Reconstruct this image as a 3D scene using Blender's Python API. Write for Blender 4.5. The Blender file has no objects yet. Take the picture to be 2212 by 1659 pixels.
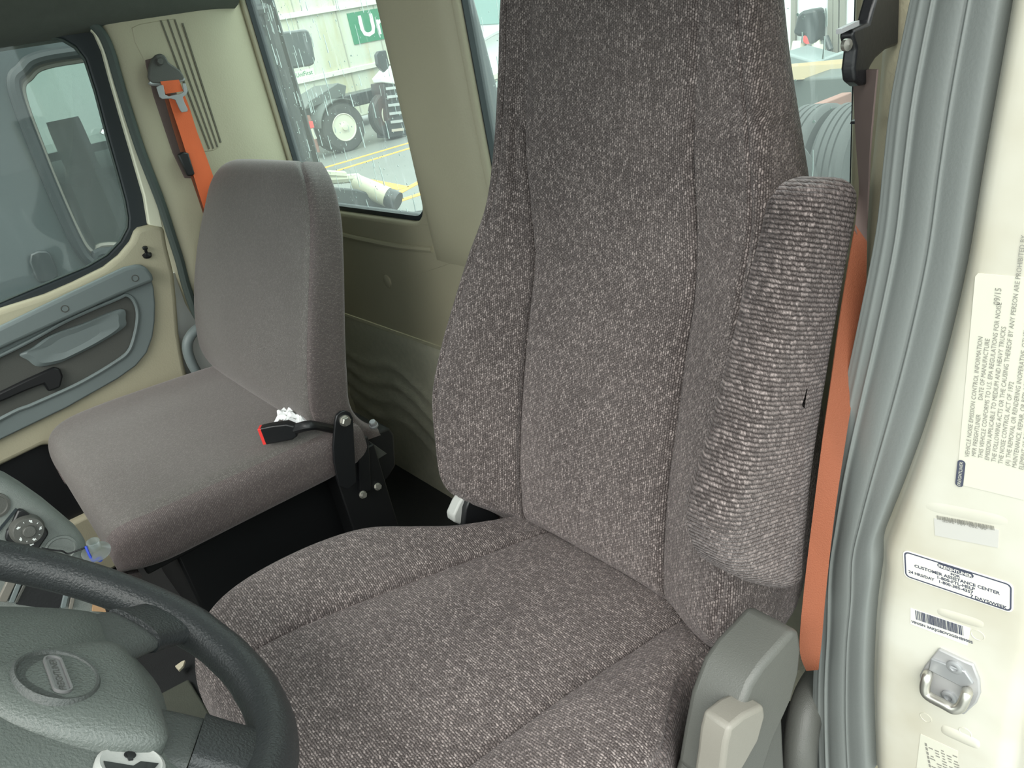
import bpy, bmesh, math, random
import numpy as np
from mathutils import Vector, Matrix

random.seed(7)
rng = np.random.default_rng(7)
SC = bpy.context.scene
COL = SC.collection

# ------------------------------------------------------------------ camera
FPX, CX, CY, CAMZ = 1600.0, 1106.0, 829.5, 1.1
def _n(v):
    v = np.array(v, float); return v / np.linalg.norm(v)
_mx = _n((-1406, -518, FPX)); _dn = _n((634, 3221, FPX)); _dn = _n(_dn - _mx * np.dot(_mx, _dn))
_yd = np.cross(_dn, _mx)
M = np.array([-_mx, _yd, -_dn])            # rows: world X (right of truck), Y (rearward), Z (up) in camera axes
CAM = np.array([0, 0, CAMZ])
cam = bpy.data.objects.new('camera', bpy.data.cameras.new('camera'))
COL.objects.link(cam)
r_, d_, f_ = M[:, 0], M[:, 1], M[:, 2]
cam.matrix_world = Matrix(((r_[0], -d_[0], -f_[0], 0), (r_[1], -d_[1], -f_[1], 0), (r_[2], -d_[2], -f_[2], CAMZ), (0, 0, 0, 1)))
cam.data.sensor_width = 36; cam.data.lens = FPX / 2212 * 36; cam.data.clip_start = .01; cam.data.clip_end = 300
SC.camera = cam

# ------------------------------------------------------------------ light and exposure
SKY_STRENGTH = 2.6
SUN_STRENGTH = 2.0
EXPOSURE = 0.76
w = bpy.data.worlds.new('overcast'); SC.world = w; w.use_nodes = True
nt = w.node_tree; bg = nt.nodes['Background']
tc = nt.nodes.new('ShaderNodeTexCoord'); sx = nt.nodes.new('ShaderNodeSeparateXYZ'); cr = nt.nodes.new('ShaderNodeValToRGB')
mr = nt.nodes.new('ShaderNodeMapRange'); mr.inputs[1].default_value = -1; mr.inputs[2].default_value = 1
cr.color_ramp.elements[0].position = .47; cr.color_ramp.elements[0].color = (.30, .32, .31, 1)
cr.color_ramp.elements[1].position = .53; cr.color_ramp.elements[1].color = (.40, .45, .435, 1)
e = cr.color_ramp.elements.new(.75); e.color = (.80, .87, .85, 1); e = cr.color_ramp.elements.new(1.0); e.color = (1.15, 1.22, 1.20, 1)
nt.links.new(tc.outputs['Generated'], sx.inputs[0]); nt.links.new(sx.outputs[2], mr.inputs[0])
nt.links.new(mr.outputs[0], cr.inputs[0]); nt.links.new(cr.outputs[0], bg.inputs[0])
bg.inputs[1].default_value = SKY_STRENGTH
sun = bpy.data.objects.new('hazy_sun', bpy.data.lights.new('hazy_sun', 'SUN')); COL.objects.link(sun)
sun.data.energy = SUN_STRENGTH; sun.data.angle = math.radians(50); sun.data.color = (1, .95, .88)
sun.rotation_euler = Vector((-.34, .58, -.74)).to_track_quat('-Z', 'Y').to_euler()
vs = SC.view_settings
vs.view_transform = 'Standard'; vs.look = 'None'; vs.gamma = 1; vs.use_curve_mapping = False; vs.exposure = EXPOSURE
SC.display_settings.display_device = 'sRGB'

# ------------------------------------------------------------------ locating helpers (photo point -> point on a real plane)
def ray(x, y): return M @ np.array([(x - CX) / FPX, (y - CY) / FPX, 1.])
def atX(x, y, X): r = ray(x, y); return CAM + r * (X / r[0])
def atY(x, y, Y): r = ray(x, y); return CAM + r * (Y / r[1])
def atZ(x, y, Z): r = ray(x, y); return CAM + r * ((Z - CAMZ) / r[2])
def V3(*a): return np.array(a, float)

# ------------------------------------------------------------------ materials
def lin(c):
    return tuple(((v / 255) / 12.92 if v / 255 <= .04045 else ((v / 255 + .055) / 1.055) ** 2.4) for v in c)
def mat(name, rgb, rough=.6, metal=0, noise=0, nscale=40, bump=0, bscale=300, spec=.5, sheen=0, coat=0, stretch=None, dirt=None):
    m = bpy.data.materials.new(name); m.use_nodes = True
    t = m.node_tree; b = t.nodes['Principled BSDF']
    c = lin(rgb)
    b.inputs['Base Color'].default_value = (*c, 1); b.inputs['Roughness'].default_value = rough
    b.inputs['Metallic'].default_value = metal; b.inputs['Specular IOR Level'].default_value = spec
    b.inputs['Sheen Weight'].default_value = sheen; b.inputs['Coat Weight'].default_value = coat
    co = t.nodes.new('ShaderNodeTexCoord'); src = co.outputs['Object']
    if stretch:
        mp = t.nodes.new('ShaderNodeMapping'); mp.inputs['Scale'].default_value = stretch
        t.links.new(src, mp.inputs[0]); src = mp.outputs[0]
    if noise:
        nz = t.nodes.new('ShaderNodeTexNoise'); nz.inputs['Scale'].default_value = nscale; nz.inputs['Detail'].default_value = 4
        t.links.new(src, nz.inputs[0])
        mx = t.nodes.new('ShaderNodeMix'); mx.data_type = 'RGBA'
        mx.inputs[6].default_value = tuple(v * (1 - noise) for v in c) + (1,)
        mx.inputs[7].default_value = tuple(min(1, v * (1 + noise)) for v in c) + (1,)
        if dirt:
            mx.inputs[6].default_value = (*lin(dirt), 1); mx.inputs[7].default_value = (*c, 1)
            rp = t.nodes.new('ShaderNodeValToRGB'); rp.color_ramp.elements[0].position = .3; rp.color_ramp.elements[1].position = .3 + noise
            t.links.new(nz.outputs['Fac'], rp.inputs[0]); t.links.new(rp.outputs[0], mx.inputs[0])
        else:
            t.links.new(nz.outputs['Fac'], mx.inputs[0])
        t.links.new(mx.outputs[2], b.inputs['Base Color'])
    if bump:
        n2 = t.nodes.new('ShaderNodeTexNoise'); n2.inputs['Scale'].default_value = bscale; n2.inputs['Detail'].default_value = 2
        t.links.new(co.outputs['Object'], n2.inputs[0])
        bp = t.nodes.new('ShaderNodeBump'); bp.inputs['Strength'].default_value = bump; bp.inputs['Distance'].default_value = .002
        t.links.new(n2.outputs['Fac'], bp.inputs['Height']); t.links.new(bp.outputs[0], b.inputs['Normal'])
    return m

def fabric(name, dark, light, pitch=.0042, seg=.0055, along='v', bump=.5, contrast=1.0, sheen=.22, bm=1.0):
    """ribbed woven cloth; ribs run along v (or u) of a UV map measured in metres"""
    m = bpy.data.materials.new(name); m.use_nodes = True
    t = m.node_tree; N = t.nodes; L = t.links; b = N['Principled BSDF']
    uv = N.new('ShaderNodeUVMap'); uv.uv_map = 'UVMap'
    sep = N.new('ShaderNodeSeparateXYZ'); L.new(uv.outputs[0], sep.inputs[0])
    def math_(op, a, bb=None):
        n = N.new('ShaderNodeMath'); n.operation = op
        for i, s in enumerate((a, bb)):
            if s is None: continue
            if isinstance(s, (int, float)): n.inputs[i].default_value = s
            else: L.new(s, n.inputs[i])
        return n.outputs[0]
    across, al = (sep.outputs[0], sep.outputs[1]) if along == 'v' else (sep.outputs[1], sep.outputs[0])
    # slight wander of the ribs
    wn = N.new('ShaderNodeTexNoise'); wn.inputs['Scale'].default_value = 190; L.new(uv.outputs[0], wn.inputs[0])
    wob = math_('MULTIPLY', wn.outputs['Fac'], .0028)
    ac = math_('ADD', across, wob)
    k = math_('DIVIDE', ac, pitch)
    rib = math_('ABSOLUTE', math_('SINE', math_('MULTIPLY', k, math.pi)))
    cell = math_('FLOOR', k)
    wn2 = N.new('ShaderNodeTexWhiteNoise'); wn2.noise_dimensions = '2D'
    cmb = N.new('ShaderNodeCombineXYZ')
    off = math_('ADD', math_('MULTIPLY', math_('FRACT', math_('MULTIPLY', cell, .5)), 1.0), math_('MULTIPLY', wn.outputs['Fac'], 2.2))
    k2 = math_('ADD', math_('DIVIDE', al, seg), off)
    L.new(cell, cmb.inputs[0]); L.new(math_('FLOOR', k2), cmb.inputs[1]); L.new(cmb.outputs[0], wn2.inputs[0])
    bead = math_('ABSOLUTE', math_('SINE', math_('MULTIPLY', k2, math.pi)))
    bead = math_('POWER', bead, .6)
    fine = N.new('ShaderNodeTexNoise'); fine.inputs['Scale'].default_value = 700; fine.inputs['Detail'].default_value = 2
    L.new(uv.outputs[0], fine.inputs[0])
    rnd = math_('POWER', wn2.outputs['Value'], 2.2)
    h = math_('MULTIPLY', rib, math_('ADD', math_('MULTIPLY', bead, bm), 1 - bm))
    fac = math_('MULTIPLY', h, math_('ADD', math_('MULTIPLY', rnd, .75 * contrast), .25))
    fac = math_('ADD', math_('MULTIPLY', fac, .8), math_('MULTIPLY', math_('SUBTRACT', fine.outputs['Fac'], .5), .5))
    big = N.new('ShaderNodeTexNoise'); big.inputs['Scale'].default_value = 6; big.inputs['Detail'].default_value = 3
    L.new(uv.outputs[0], big.inputs[0])
    fac = math_('ADD', fac, math_('MULTIPLY', math_('SUBTRACT', big.outputs['Fac'], .5), .18))
    mx = N.new('ShaderNodeMix'); mx.data_type = 'RGBA'; mx.clamp_factor = True
    mx.inputs[6].default_value = (*lin(dark), 1); mx.inputs[7].default_value = (*lin(light), 1)
    L.new(fac, mx.inputs[0]); L.new(mx.outputs[2], b.inputs['Base Color'])
    bp = N.new('ShaderNodeBump'); bp.inputs['Strength'].default_value = bump; bp.inputs['Distance'].default_value = .0015
    L.new(h, bp.inputs['Height']); L.new(bp.outputs[0], b.inputs['Normal'])
    b.inputs['Roughness'].default_value = .62; b.inputs['Specular IOR Level'].default_value = .25
    b.inputs['Sheen Weight'].default_value = sheen; b.inputs['Sheen Roughness'].default_value = .4
    b.inputs['Sheen Tint'].default_value = (1, .9, .9, 1)
    return m

def glass(name, haze=.08, streak=.35, tint=(1, 1, 1), sscale=(40, 40, 5)):
    m = bpy.data.materials.new(name); m.use_nodes = True
    t = m.node_tree; N = t.nodes; L = t.links
    for n in list(N):
        if n.type != 'OUTPUT_MATERIAL': N.remove(n)
    out = [n for n in N if n.type == 'OUTPUT_MATERIAL'][0]
    tr = N.new('ShaderNodeBsdfTransparent'); tr.inputs[0].default_value = (*tint, 1)
    gl = N.new('ShaderNodeBsdfGlossy'); gl.inputs['Roughness'].default_value = .02
    lw = N.new('ShaderNodeLayerWeight'); lw.inputs[0].default_value = .5
    pw = N.new('ShaderNodeMath'); pw.operation = 'POWER'; pw.inputs[1].default_value = 5; L.new(lw.outputs['Facing'], pw.inputs[0])
    fr = N.new('ShaderNodeMath'); fr.operation = 'MULTIPLY_ADD'; fr.inputs[1].default_value = .9; fr.inputs[2].default_value = .03; L.new(pw.outputs[0], fr.inputs[0])
    m1 = N.new('ShaderNodeMixShader'); L.new(fr.outputs[0], m1.inputs[0]); L.new(tr.outputs[0], m1.inputs[1]); L.new(gl.outputs[0], m1.inputs[2])
    df = N.new('ShaderNodeBsdfTranslucent'); df.inputs[0].default_value = (.85, .9, .9, 1)
    d2 = N.new('ShaderNodeBsdfDiffuse'); d2.inputs[0].default_value = (.8, .85, .85, 1)
    m3 = N.new('ShaderNodeMixShader'); m3.inputs[0].default_value = .3; L.new(df.outputs[0], m3.inputs[1]); L.new(d2.outputs[0], m3.inputs[2])
    co = N.new('ShaderNodeTexCoord'); mp = N.new('ShaderNodeMapping'); mp.inputs['Scale'].default_value = sscale
    L.new(co.outputs['Object'], mp.inputs[0])
    nz = N.new('ShaderNodeTexNoise'); nz.inputs['Scale'].default_value = 1.6; nz.inputs['Detail'].default_value = 5; L.new(mp.outputs[0], nz.inputs[0])
    rp = N.new('ShaderNodeValToRGB'); rp.color_ramp.elements[0].position = .60; rp.color_ramp.elements[0].color = (haze,) * 3 + (1,)
    rp.color_ramp.elements[1].position = .92; rp.color_ramp.elements[1].color = (streak,) * 3 + (1,)
    L.new(nz.outputs['Fac'], rp.inputs[0])
    m2 = N.new('ShaderNodeMixShader'); L.new(rp.outputs[0], m2.inputs[0]); L.new(m1.outputs[0], m2.inputs[1]); L.new(m3.outputs[0], m2.inputs[2])
    L.new(m2.outputs[0], out.inputs[0])
    return m

BEIGE = (176, 170, 146)
MT = dict(
    cloth=fabric('driver_cloth', (54, 47, 46), (188, 175, 171), .0027, .0036, 'v', .7),
    cloth_c=fabric('driver_cushion_cloth', (54, 47, 46), (188, 175, 171), .0027, .0036, 'u', .7),
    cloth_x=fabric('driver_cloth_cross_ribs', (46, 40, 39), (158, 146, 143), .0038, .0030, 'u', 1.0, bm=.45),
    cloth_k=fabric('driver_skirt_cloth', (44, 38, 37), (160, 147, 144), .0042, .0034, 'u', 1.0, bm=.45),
    cloth_p=fabric('passenger_cloth', (88, 84, 81), (150, 145, 141), .0024, .0028, 'v', .2, .7, .4),
    cloth_side=fabric('passenger_cloth_side', (82, 74, 73), (150, 138, 136), .0026, .003, 'u', .3, .7, .35),
    beige=mat('beige_vinyl', BEIGE, .55, noise=.06, nscale=8, bump=.25, bscale=260),
    beige_low=mat('beige_carpet', (182, 180, 160), .9, noise=.15, nscale=60, bump=.5, bscale=700),
    head=mat('headliner', (84, 88, 82), .95, noise=.1, nscale=50, bump=.3, bscale=500),
    grey=mat('grey_plastic', (112, 122, 122), .45, noise=.04, nscale=10, bump=.12, bscale=900),
    grey_dk=mat('dark_grey_plastic', (80, 81, 77), .5, noise=.05, nscale=12, bump=.2, bscale=800),
    grey_lt=mat('light_grey_plastic', (120, 117, 109), .5, noise=.06, nscale=20, bump=.1, bscale=700),
    grey_pale=mat('pale_grey_plastic', (178, 180, 176), .5, bump=.1),
    dash=mat('dash_plastic', (118, 124, 120), .6, noise=.1, nscale=150, bump=.35, bscale=900),
    leather=mat('wheel_vinyl', (46, 49, 50), .42, noise=.05, nscale=20, bump=.5, bscale=420),
    leather3=mat('spoke_vinyl', (72, 76, 74), .5, bump=.5, bscale=500),
    leather2=mat('hub_vinyl', (92, 98, 94), .42, noise=.05, nscale=20, bump=.5, bscale=500),
    black=mat('black_plastic', (24, 25, 27), .4, bump=.1),
    blackm=mat('black_paint', (16, 17, 19), .5),
    floor=mat('rubber_mat', (34, 35, 36), .8, noise=.2, nscale=30, bump=.4, bscale=300),
    olive=mat('worn_mat', (84, 86, 76), .85, noise=.2, nscale=20, bump=.4, bscale=300),
    rubber=mat('seal_rubber', (122, 127, 125), .55, noise=.05, nscale=14, bump=.1, bscale=400),
    rubber_dk=mat('dark_seal_rubber', (62, 72, 68), .6, bump=.1),
    gasket=mat('gasket_rubber', (36, 44, 48), .55),
    white=mat('white_paint', (196, 195, 184), .35, noise=.35, nscale=9, dirt=(176, 171, 154), spec=.4),
    cream=mat('cream_edge', (232, 232, 208), .4),
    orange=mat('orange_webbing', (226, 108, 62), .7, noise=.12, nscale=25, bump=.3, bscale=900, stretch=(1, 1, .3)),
    orange2=mat('faded_shaded_webbing', (126, 70, 45), .75, noise=.2, nscale=30, bump=.3, bscale=900, stretch=(1, 1, .2)),  # driver belt tone; also the painted shade on the passenger belt's back run
    brown=mat('dull_brown', (98, 84, 80), .8, noise=.1, nscale=30),  # grey-brown for the upper driver webbing and the belt slot
    red=mat('red_plastic', (232, 62, 58), .4),
    steel=mat('worn_steel', (196, 194, 186), .35, metal=.9, noise=.2, nscale=60),
    zinc=mat('grey_metal', (164, 166, 168), .45, metal=.5, noise=.15, nscale=30),
    chrome=mat('chrome', (225, 225, 225), .15, metal=1),
    plate=mat('striker_plate', (168, 168, 168), .5, metal=.3, noise=.15, nscale=40),
    paper=mat('white_tissue', (240, 242, 242), .9, noise=.05),
    cream_paper=mat('cream_paper', (226, 216, 190), .9),
    sticker=mat('sticker_white', (214, 213, 205), .5),
    sticker_old=mat('sticker_clear', (198, 197, 183), .45, noise=.03, nscale=20),
    sticker_grey=mat('sticker_grey', (184, 183, 178), .5),
    ink=mat('sticker_ink', (66, 70, 86), .6),
    ink_lt=mat('faded_ink', (128, 127, 120), .6),
    rust=mat('grime', (150, 128, 100), .9),
    clear=glass('clear_plastic', .28, .5, (.85, .88, .87)),
    blue=mat('blue_string', (48, 74, 190), .6),
    tan=mat('tan_card', (176, 140, 104), .7),
    mark=mat('knob_marks', (228, 232, 230), .5),
    emblem=mat('emblem_band', (120, 120, 120), .4, metal=.2),
    asphalt=mat('wet_asphalt', (98, 101, 98), .45, noise=.15, nscale=1.5, bump=.3, bscale=60),
    yellow=mat('yellow_paint', (206, 150, 44), .5),
    tr_white=mat('trailer_white', (186, 190, 176), .5, noise=.2, nscale=.7, dirt=(172, 170, 142), stretch=(3, 3, .5)),
    tr_rail=mat('trailer_rail', (205, 206, 194), .4),
    tr_joint=mat('trailer_joint', (150, 150, 138), .6),
    green=mat('sign_green', (16, 118, 82), .5),
    sign_white=mat('sign_white', (215, 220, 214), .5),
    truck_white=mat('truck_white', (204, 208, 208), .3),
    truck_dk=mat('truck_charcoal', (58, 66, 68), .25, noise=.12, nscale=3, coat=.4),
    truck_trim=mat('truck_trim', (34, 40, 42), .4),
    truck_in=mat('neighbour_interior', (64, 70, 68), .8),
    truck_seat=mat('neighbour_seat', (30, 34, 36), .8),
    tyre=mat('tyre', (44, 46, 46), .7, bump=.5, bscale=60),
    mudguard=mat('mudguard', (70, 76, 74), .5),
    rim=mat('alloy_rim', (190, 190, 174), .45, metal=.2),
    redbrown=mat('rust_red_frame', (116, 78, 68), .6, noise=.2, nscale=4),
    pipe=mat('cream_pipe', (190, 188, 166), .5),
    lamp_red=mat('red_lamp', (214, 70, 70), .4),
    wind=mat('cab_glass', (122, 150, 146), .1, spec=.6),
    beam=mat('cream_beam', (176, 158, 128), .6),
    glass_b=glass('rain_glass', .07, .4, (.93, 1, .97), (46, 46, 6)),
    glass_d=glass('door_glass', .05, .16, (.86, .92, .90), (30, 30, 5)),
    glass_n=glass('neighbour_glass', .10, .22, (.55, .61, .58), (30, 30, 5)),
    groove=mat('groove_shade', (96, 93, 80), .7),
    drop=mat('raindrop', (225, 235, 235), .1, coat=.5),
)

# ------------------------------------------------------------------ object helpers
ORG = {}
def _link(o, parent, org):
    COL.objects.link(o)
    if parent is not None:
        o.parent = parent; ORG[o.name] = ORG[parent.name]
    else:
        o.location = org; ORG[o.name] = Vector(org)
def thing(name, label, cat, loc, group=None):
    o = bpy.data.objects.new(name, None); o.empty_display_size = .05
    _link(o, None, Vector(loc)); o['label'] = label; o['category'] = cat
    if group: o['group'] = group
    return o
def tag(o, label, cat, group=None):
    o['label'] = label; o['category'] = cat
    if group: o['group'] = group
    return o
def lab(o, label): o['label'] = label; return o
def struct(o): o['kind'] = 'structure'; return o
def stuff(o): o['kind'] = 'stuff'; return o

class G:
    """collects geometry in world coordinates; build() links it as one mesh object"""
    def __init__(s): s.v = []; s.f = []; s.uv = None; s.mi = []; s.cur = 0
    def _add(s, vs, fs):
        b = len(s.v); s.v += [tuple(map(float, p)) for p in vs]
        s.f += [[b + i for i in f] for f in fs]; s.mi += [s.cur] * len(fs); return s
    def box(s, c, size, ex=(1, 0, 0), ey=(0, 1, 0), ez=(0, 0, 1)):
        c = np.array(c, float); A = [np.array(a, float) * d / 2 for a, d in zip((ex, ey, ez), size)]
        vs = [c + A[0] * i + A[1] * j + A[2] * k for i in (-1, 1) for j in (-1, 1) for k in (-1, 1)]
        return s._add(vs, [(0, 1, 3, 2), (4, 6, 7, 5), (0, 4, 5, 1), (2, 3, 7, 6), (0, 2, 6, 4), (1, 5, 7, 3)])
    def bar(s, a, b, wdt, th, up=(0, 0, 1)):
        a = np.array(a, float); b = np.array(b, float); ez = _n(b - a); ex = np.cross(up, ez)
        ex = _n(ex) if np.linalg.norm(ex) > 1e-6 else V3(1, 0, 0); ey = np.cross(ez, ex)
        return s.box((a + b) / 2, (wdt, th, np.linalg.norm(b - a)), ex, ey, ez)
    def prism(s, poly, vec):
        n = len(poly); poly = [np.array(p, float) for p in poly]; vec = np.array(vec, float)
        vs = poly + [p + vec for p in poly]
        fs = [list(range(n))[::-1], [n + i for i in range(n)]] + [(i, (i + 1) % n, n + (i + 1) % n, n + i) for i in range(n)]
        return s._add(vs, fs)
    def face(s, poly): return s._add(poly, [list(range(len(poly)))])
    def ring(s, a, b):
        n = len(a); return s._add(list(a) + list(b), [(i, (i + 1) % n, n + (i + 1) % n, n + i) for i in range(n)])
    def plate(s, outer, holes, vec):
        """flat plate with holes, extruded along vec"""
        bm = bmesh.new(); es = []
        loops = [outer] + list(holes); lv = []
        for lp in loops:
            vs = [bm.verts.new(tuple(p)) for p in lp]; lv.append(vs)
            for i in range(len(vs)): es.append(bm.edges.new((vs[i], vs[(i + 1) % len(vs)])))
        bmesh.ops.triangle_fill(bm, edges=es, use_beauty=True, use_dissolve=False)
        bm.verts.index_update()
        vs = [np.array(v.co) for v in bm.verts]; fs = [[v.index for v in f.verts] for f in bm.faces]
        n = len(vs); vec = np.array(vec, float)
        side = []
        for L in lv:
            ix = [v.index for v in L]
            side += [(ix[i], ix[(i + 1) % len(ix)], n + ix[(i + 1) % len(ix)], n + ix[i]) for i in range(len(ix))]
        bm.free()
        s._add(vs + [v + vec for v in vs], fs + [[n + i for i in f][::-1] for f in fs] + side); return s
    def tube(s, path, r, n=12, closed=False, cap=True):
        P = [np.array(p, float) for p in path]; K = len(P)
        R = r if hasattr(r, '__len__') else [r] * K
        T = []
        for i in range(K):
            a = P[(i - 1) % K] if closed or i > 0 else P[i]; b = P[(i + 1) % K] if closed or i < K - 1 else P[i]
            T.append(_n(b - a))
        nrm = np.cross(T[0], (0, 0, 1)); nrm = np.cross(T[0], (1, 0, 0)) if np.linalg.norm(nrm) < 1e-3 else nrm
        nrm = _n(nrm); vs = []
        for i in range(K):
            nrm = _n(nrm - T[i] * np.dot(nrm, T[i])); bn = np.cross(T[i], nrm)
            for k in range(n):
                a = 2 * math.pi * k / n; vs.append(P[i] + (nrm * math.cos(a) + bn * math.sin(a)) * R[i])
        fs = []
        for i in range(K if closed else K - 1):
            j = (i + 1) % K
            for k in range(n): fs.append((i * n + k, i * n + (k + 1) % n, j * n + (k + 1) % n, j * n + k))
        if cap and not closed: fs += [list(range(n))[::-1], [(K - 1) * n + k for k in range(n)]]
        return s._add(vs, fs)
    def lathe(s, c, axis, prof, n=24, ref=None, cap=True):
        c = np.array(c, float); az = _n(axis)
        rx = np.cross(az, (0, 0, 1)) if ref is None else np.array(ref, float)
        if np.linalg.norm(rx) < 1e-3: rx = V3(1, 0, 0)
        rx = _n(rx - az * np.dot(rx, az)); ry = np.cross(az, rx); vs = []
        for (r, h) in prof:
            for k in range(n):
                a = 2 * math.pi * k / n; vs.append(c + az * h + (rx * math.cos(a) + ry * math.sin(a)) * r)
        K = len(prof)
        fs = [(i * n + k, i * n + (k + 1) % n, (i + 1) * n + (k + 1) % n, (i + 1) * n + k) for i in range(K - 1) for k in range(n)]
        if cap and prof[0][0] > 1e-6: fs.append(list(range(n))[::-1])
        if cap and prof[-1][0] > 1e-6: fs.append([(K - 1) * n + k for k in range(n)])
        return s._add(vs, fs)
    def grid(s, P, closev=False, uv=True):
        P = np.asarray(P); n, m = P.shape[:2]; b = len(s.v)
        s._add(P.reshape(-1, 3), [])
        for i in range(n - 1):
            for j in range(m if closev else m - 1):
                jj = (j + 1) % m
                s.f.append([b + i * m + j, b + i * m + jj, b + (i + 1) * m + jj, b + (i + 1) * m + j]); s.mi.append(s.cur)
        return s
    def build(s, name, m, parent=None, smooth=True, angle=35, bevel=0, seg=2, org=None, uvs=None):
        me = bpy.data.meshes.new(name)
        A = np.array(s.v)
        if parent is not None: o0 = ORG[parent.name]
        elif org is not None: o0 = Vector(org)
        else: o0 = Vector(((A[:, 0].min() + A[:, 0].max()) / 2, (A[:, 1].min() + A[:, 1].max()) / 2, A[:, 2].min()))
        me.from_pydata([tuple(p) for p in (A - np.array(o0))], [], s.f)
        ms = m if isinstance(m, (list, tuple)) else [m]
        for k in ms: me.materials.append(MT[k])
        if len(ms) > 1: me.polygons.foreach_set('material_index', s.mi)
        if uvs is not None:
            lay = me.uv_layers.new(name='UVMap'); U = np.asarray(uvs, float)
            idx = np.empty(len(me.loops), int); me.loops.foreach_get('vertex_index', idx)
            lay.data.foreach_set('uv', U[idx].ravel())
        me.validate(); 
        bm = bmesh.new(); bm.from_mesh(me); bmesh.ops.recalc_face_normals(bm, faces=bm.faces); bm.to_mesh(me); bm.free()
        me.update()
        if smooth:
            me.polygons.foreach_set('use_smooth', [True] * len(me.polygons)); me.set_sharp_from_angle(angle=math.radians(angle))
        o = bpy.data.objects.new(name, me); _link(o, parent, o0)
        if bevel:
            md = o.modifiers.new('bevel', 'BEVEL'); md.width = bevel; md.segments = seg; md.limit_method = 'ANGLE'; md.angle_limit = math.radians(30)
            md.harden_normals = False
        return o

def cr_interp(K, t):
    """Catmull-Rom of key array K (k, ...) at parameters t in [0,k-1]"""
    K = np.asarray(K, float); k = len(K); i = np.clip(np.floor(t).astype(int), 0, k - 2); u = (t - i)
    u = u.reshape((-1,) + (1,) * (K.ndim - 1))
    p0 = K[np.clip(i - 1, 0, k - 1)]; p1 = K[i]; p2 = K[i + 1]; p3 = K[np.clip(i + 2, 0, k - 1)]
    return .5 * ((2 * p1) + (-p0 + p2) * u + (2 * p0 - 5 * p1 + 4 * p2 - p3) * u ** 2 + (-p0 + 3 * p1 - 3 * p2 + p3) * u ** 3)
def dense(K, n, m):
    K = np.asarray(K, float)
    A = cr_interp(K, np.linspace(0, K.shape[0] - 1, n)); A = cr_interp(A.transpose(1, 0, 2), np.linspace(0, K.shape[1] - 1, m)).transpose(1, 0, 2)
    return A
def gnormals(P):
    du = np.gradient(P, axis=0); dv = np.gradient(P, axis=1); nn = np.cross(du, dv)
    return nn / (np.linalg.norm(nn, axis=2, keepdims=True) + 1e-9)
def arc_uv(P):
    u = np.concatenate([np.zeros((P.shape[0], 1)), np.cumsum(np.linalg.norm(np.diff(P, axis=1), axis=2), 1)], 1)
    v = np.concatenate([np.zeros((1, P.shape[1])), np.cumsum(np.linalg.norm(np.diff(P, axis=0), axis=2), 0)], 0)
    mid = P.shape[1] // 2
    u = u - u[:, mid:mid + 1] + .5; v = np.repeat(v[:, mid:mid + 1], P.shape[1], 1)
    return np.stack([u, v], 2)
def grid_part(P, UV, name, m, parent, angle=60):
    g = G(); g.grid(P); return g.build(name, m, parent, uvs=UV.reshape(-1, 2), angle=angle)
def smooth_path(pts, n, closed=False):
    K = np.array(pts, float)
    if closed: K = np.concatenate([K[-1:], K, K[:2]]); return cr_interp(K, np.linspace(1, len(K) - 2, n, endpoint=False))
    return cr_interp(K, np.linspace(0, len(K) - 1, n))
def rrect(w_, h_, r, n=6, cx=0, cy=0):
    out = []
    for (sx_, sy_, a0) in ((1, 1, 0), (-1, 1, 90), (-1, -1, 180), (1, -1, 270)):
        for k in range(n + 1):
            a = math.radians(a0 + 90 * k / n); out.append((cx + sx_ * (w_ / 2 - r) + r * math.cos(a), cy + sy_ * (h_ / 2 - r) + r * math.sin(a)))
    return out
_tc = {}
def text_geo(g, body, size, org, ex, ey, align='LEFT', depth=.0003, bold=0):
    cu = bpy.data.curves.new('t', 'FONT'); cu.body = body; cu.size = size; cu.align_x = align; cu.offset = bold; cu.resolution_u = 2
    o = bpy.data.objects.new('t', cu); COL.objects.link(o)
    dg = bpy.context.evaluated_depsgraph_get(); me = o.evaluated_get(dg).to_mesh()
    ex = np.array(ex, float); ey = np.array(ey, float); nz = np.cross(ex, ey); org = np.array(org, float)
    vs = [org + ex * v.co.x + ey * v.co.y + nz * depth for v in me.vertices]
    fs = [list(p.vertices) for p in me.polygons]
    wd = max([v.co.x for v in me.vertices], default=0)
    o.evaluated_get(dg).to_mesh_clear(); bpy.data.objects.remove(o); bpy.data.curves.remove(cu)
    g._add(vs, fs); return wd

# ================================================================== THE SETTING
g = G().box((-1.12, -.1, -.03), (2.0, 1.9, .06)); struct(g.build('floor', 'floor'))
# roof and headliner; the dark header hangs lower over the passenger door
g = G().box((-1.12, .19, 1.50), (2.0, 1.34, .06)); ceiling = struct(g.build('ceiling', 'head'))
hp = [(-2.06, 1.225), (-1.96, 1.225), (-1.90, 1.237), (-1.86, 1.262), (-1.80, 1.33), (-1.72, 1.47), (-2.06, 1.47)]
g = G().prism([(x, -.50, z) for x, z in hp], (0, 1.30, 0)); g.build('door_header', 'head', ceiling, angle=50)
# front of the cab: firewall below the windshield opening (behind the viewer's left shoulder)
g = G().box((-1.12, -1.03, .36), (2.0, .06, .78)); struct(g.build('wall_front', 'grey_dk'))

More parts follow.
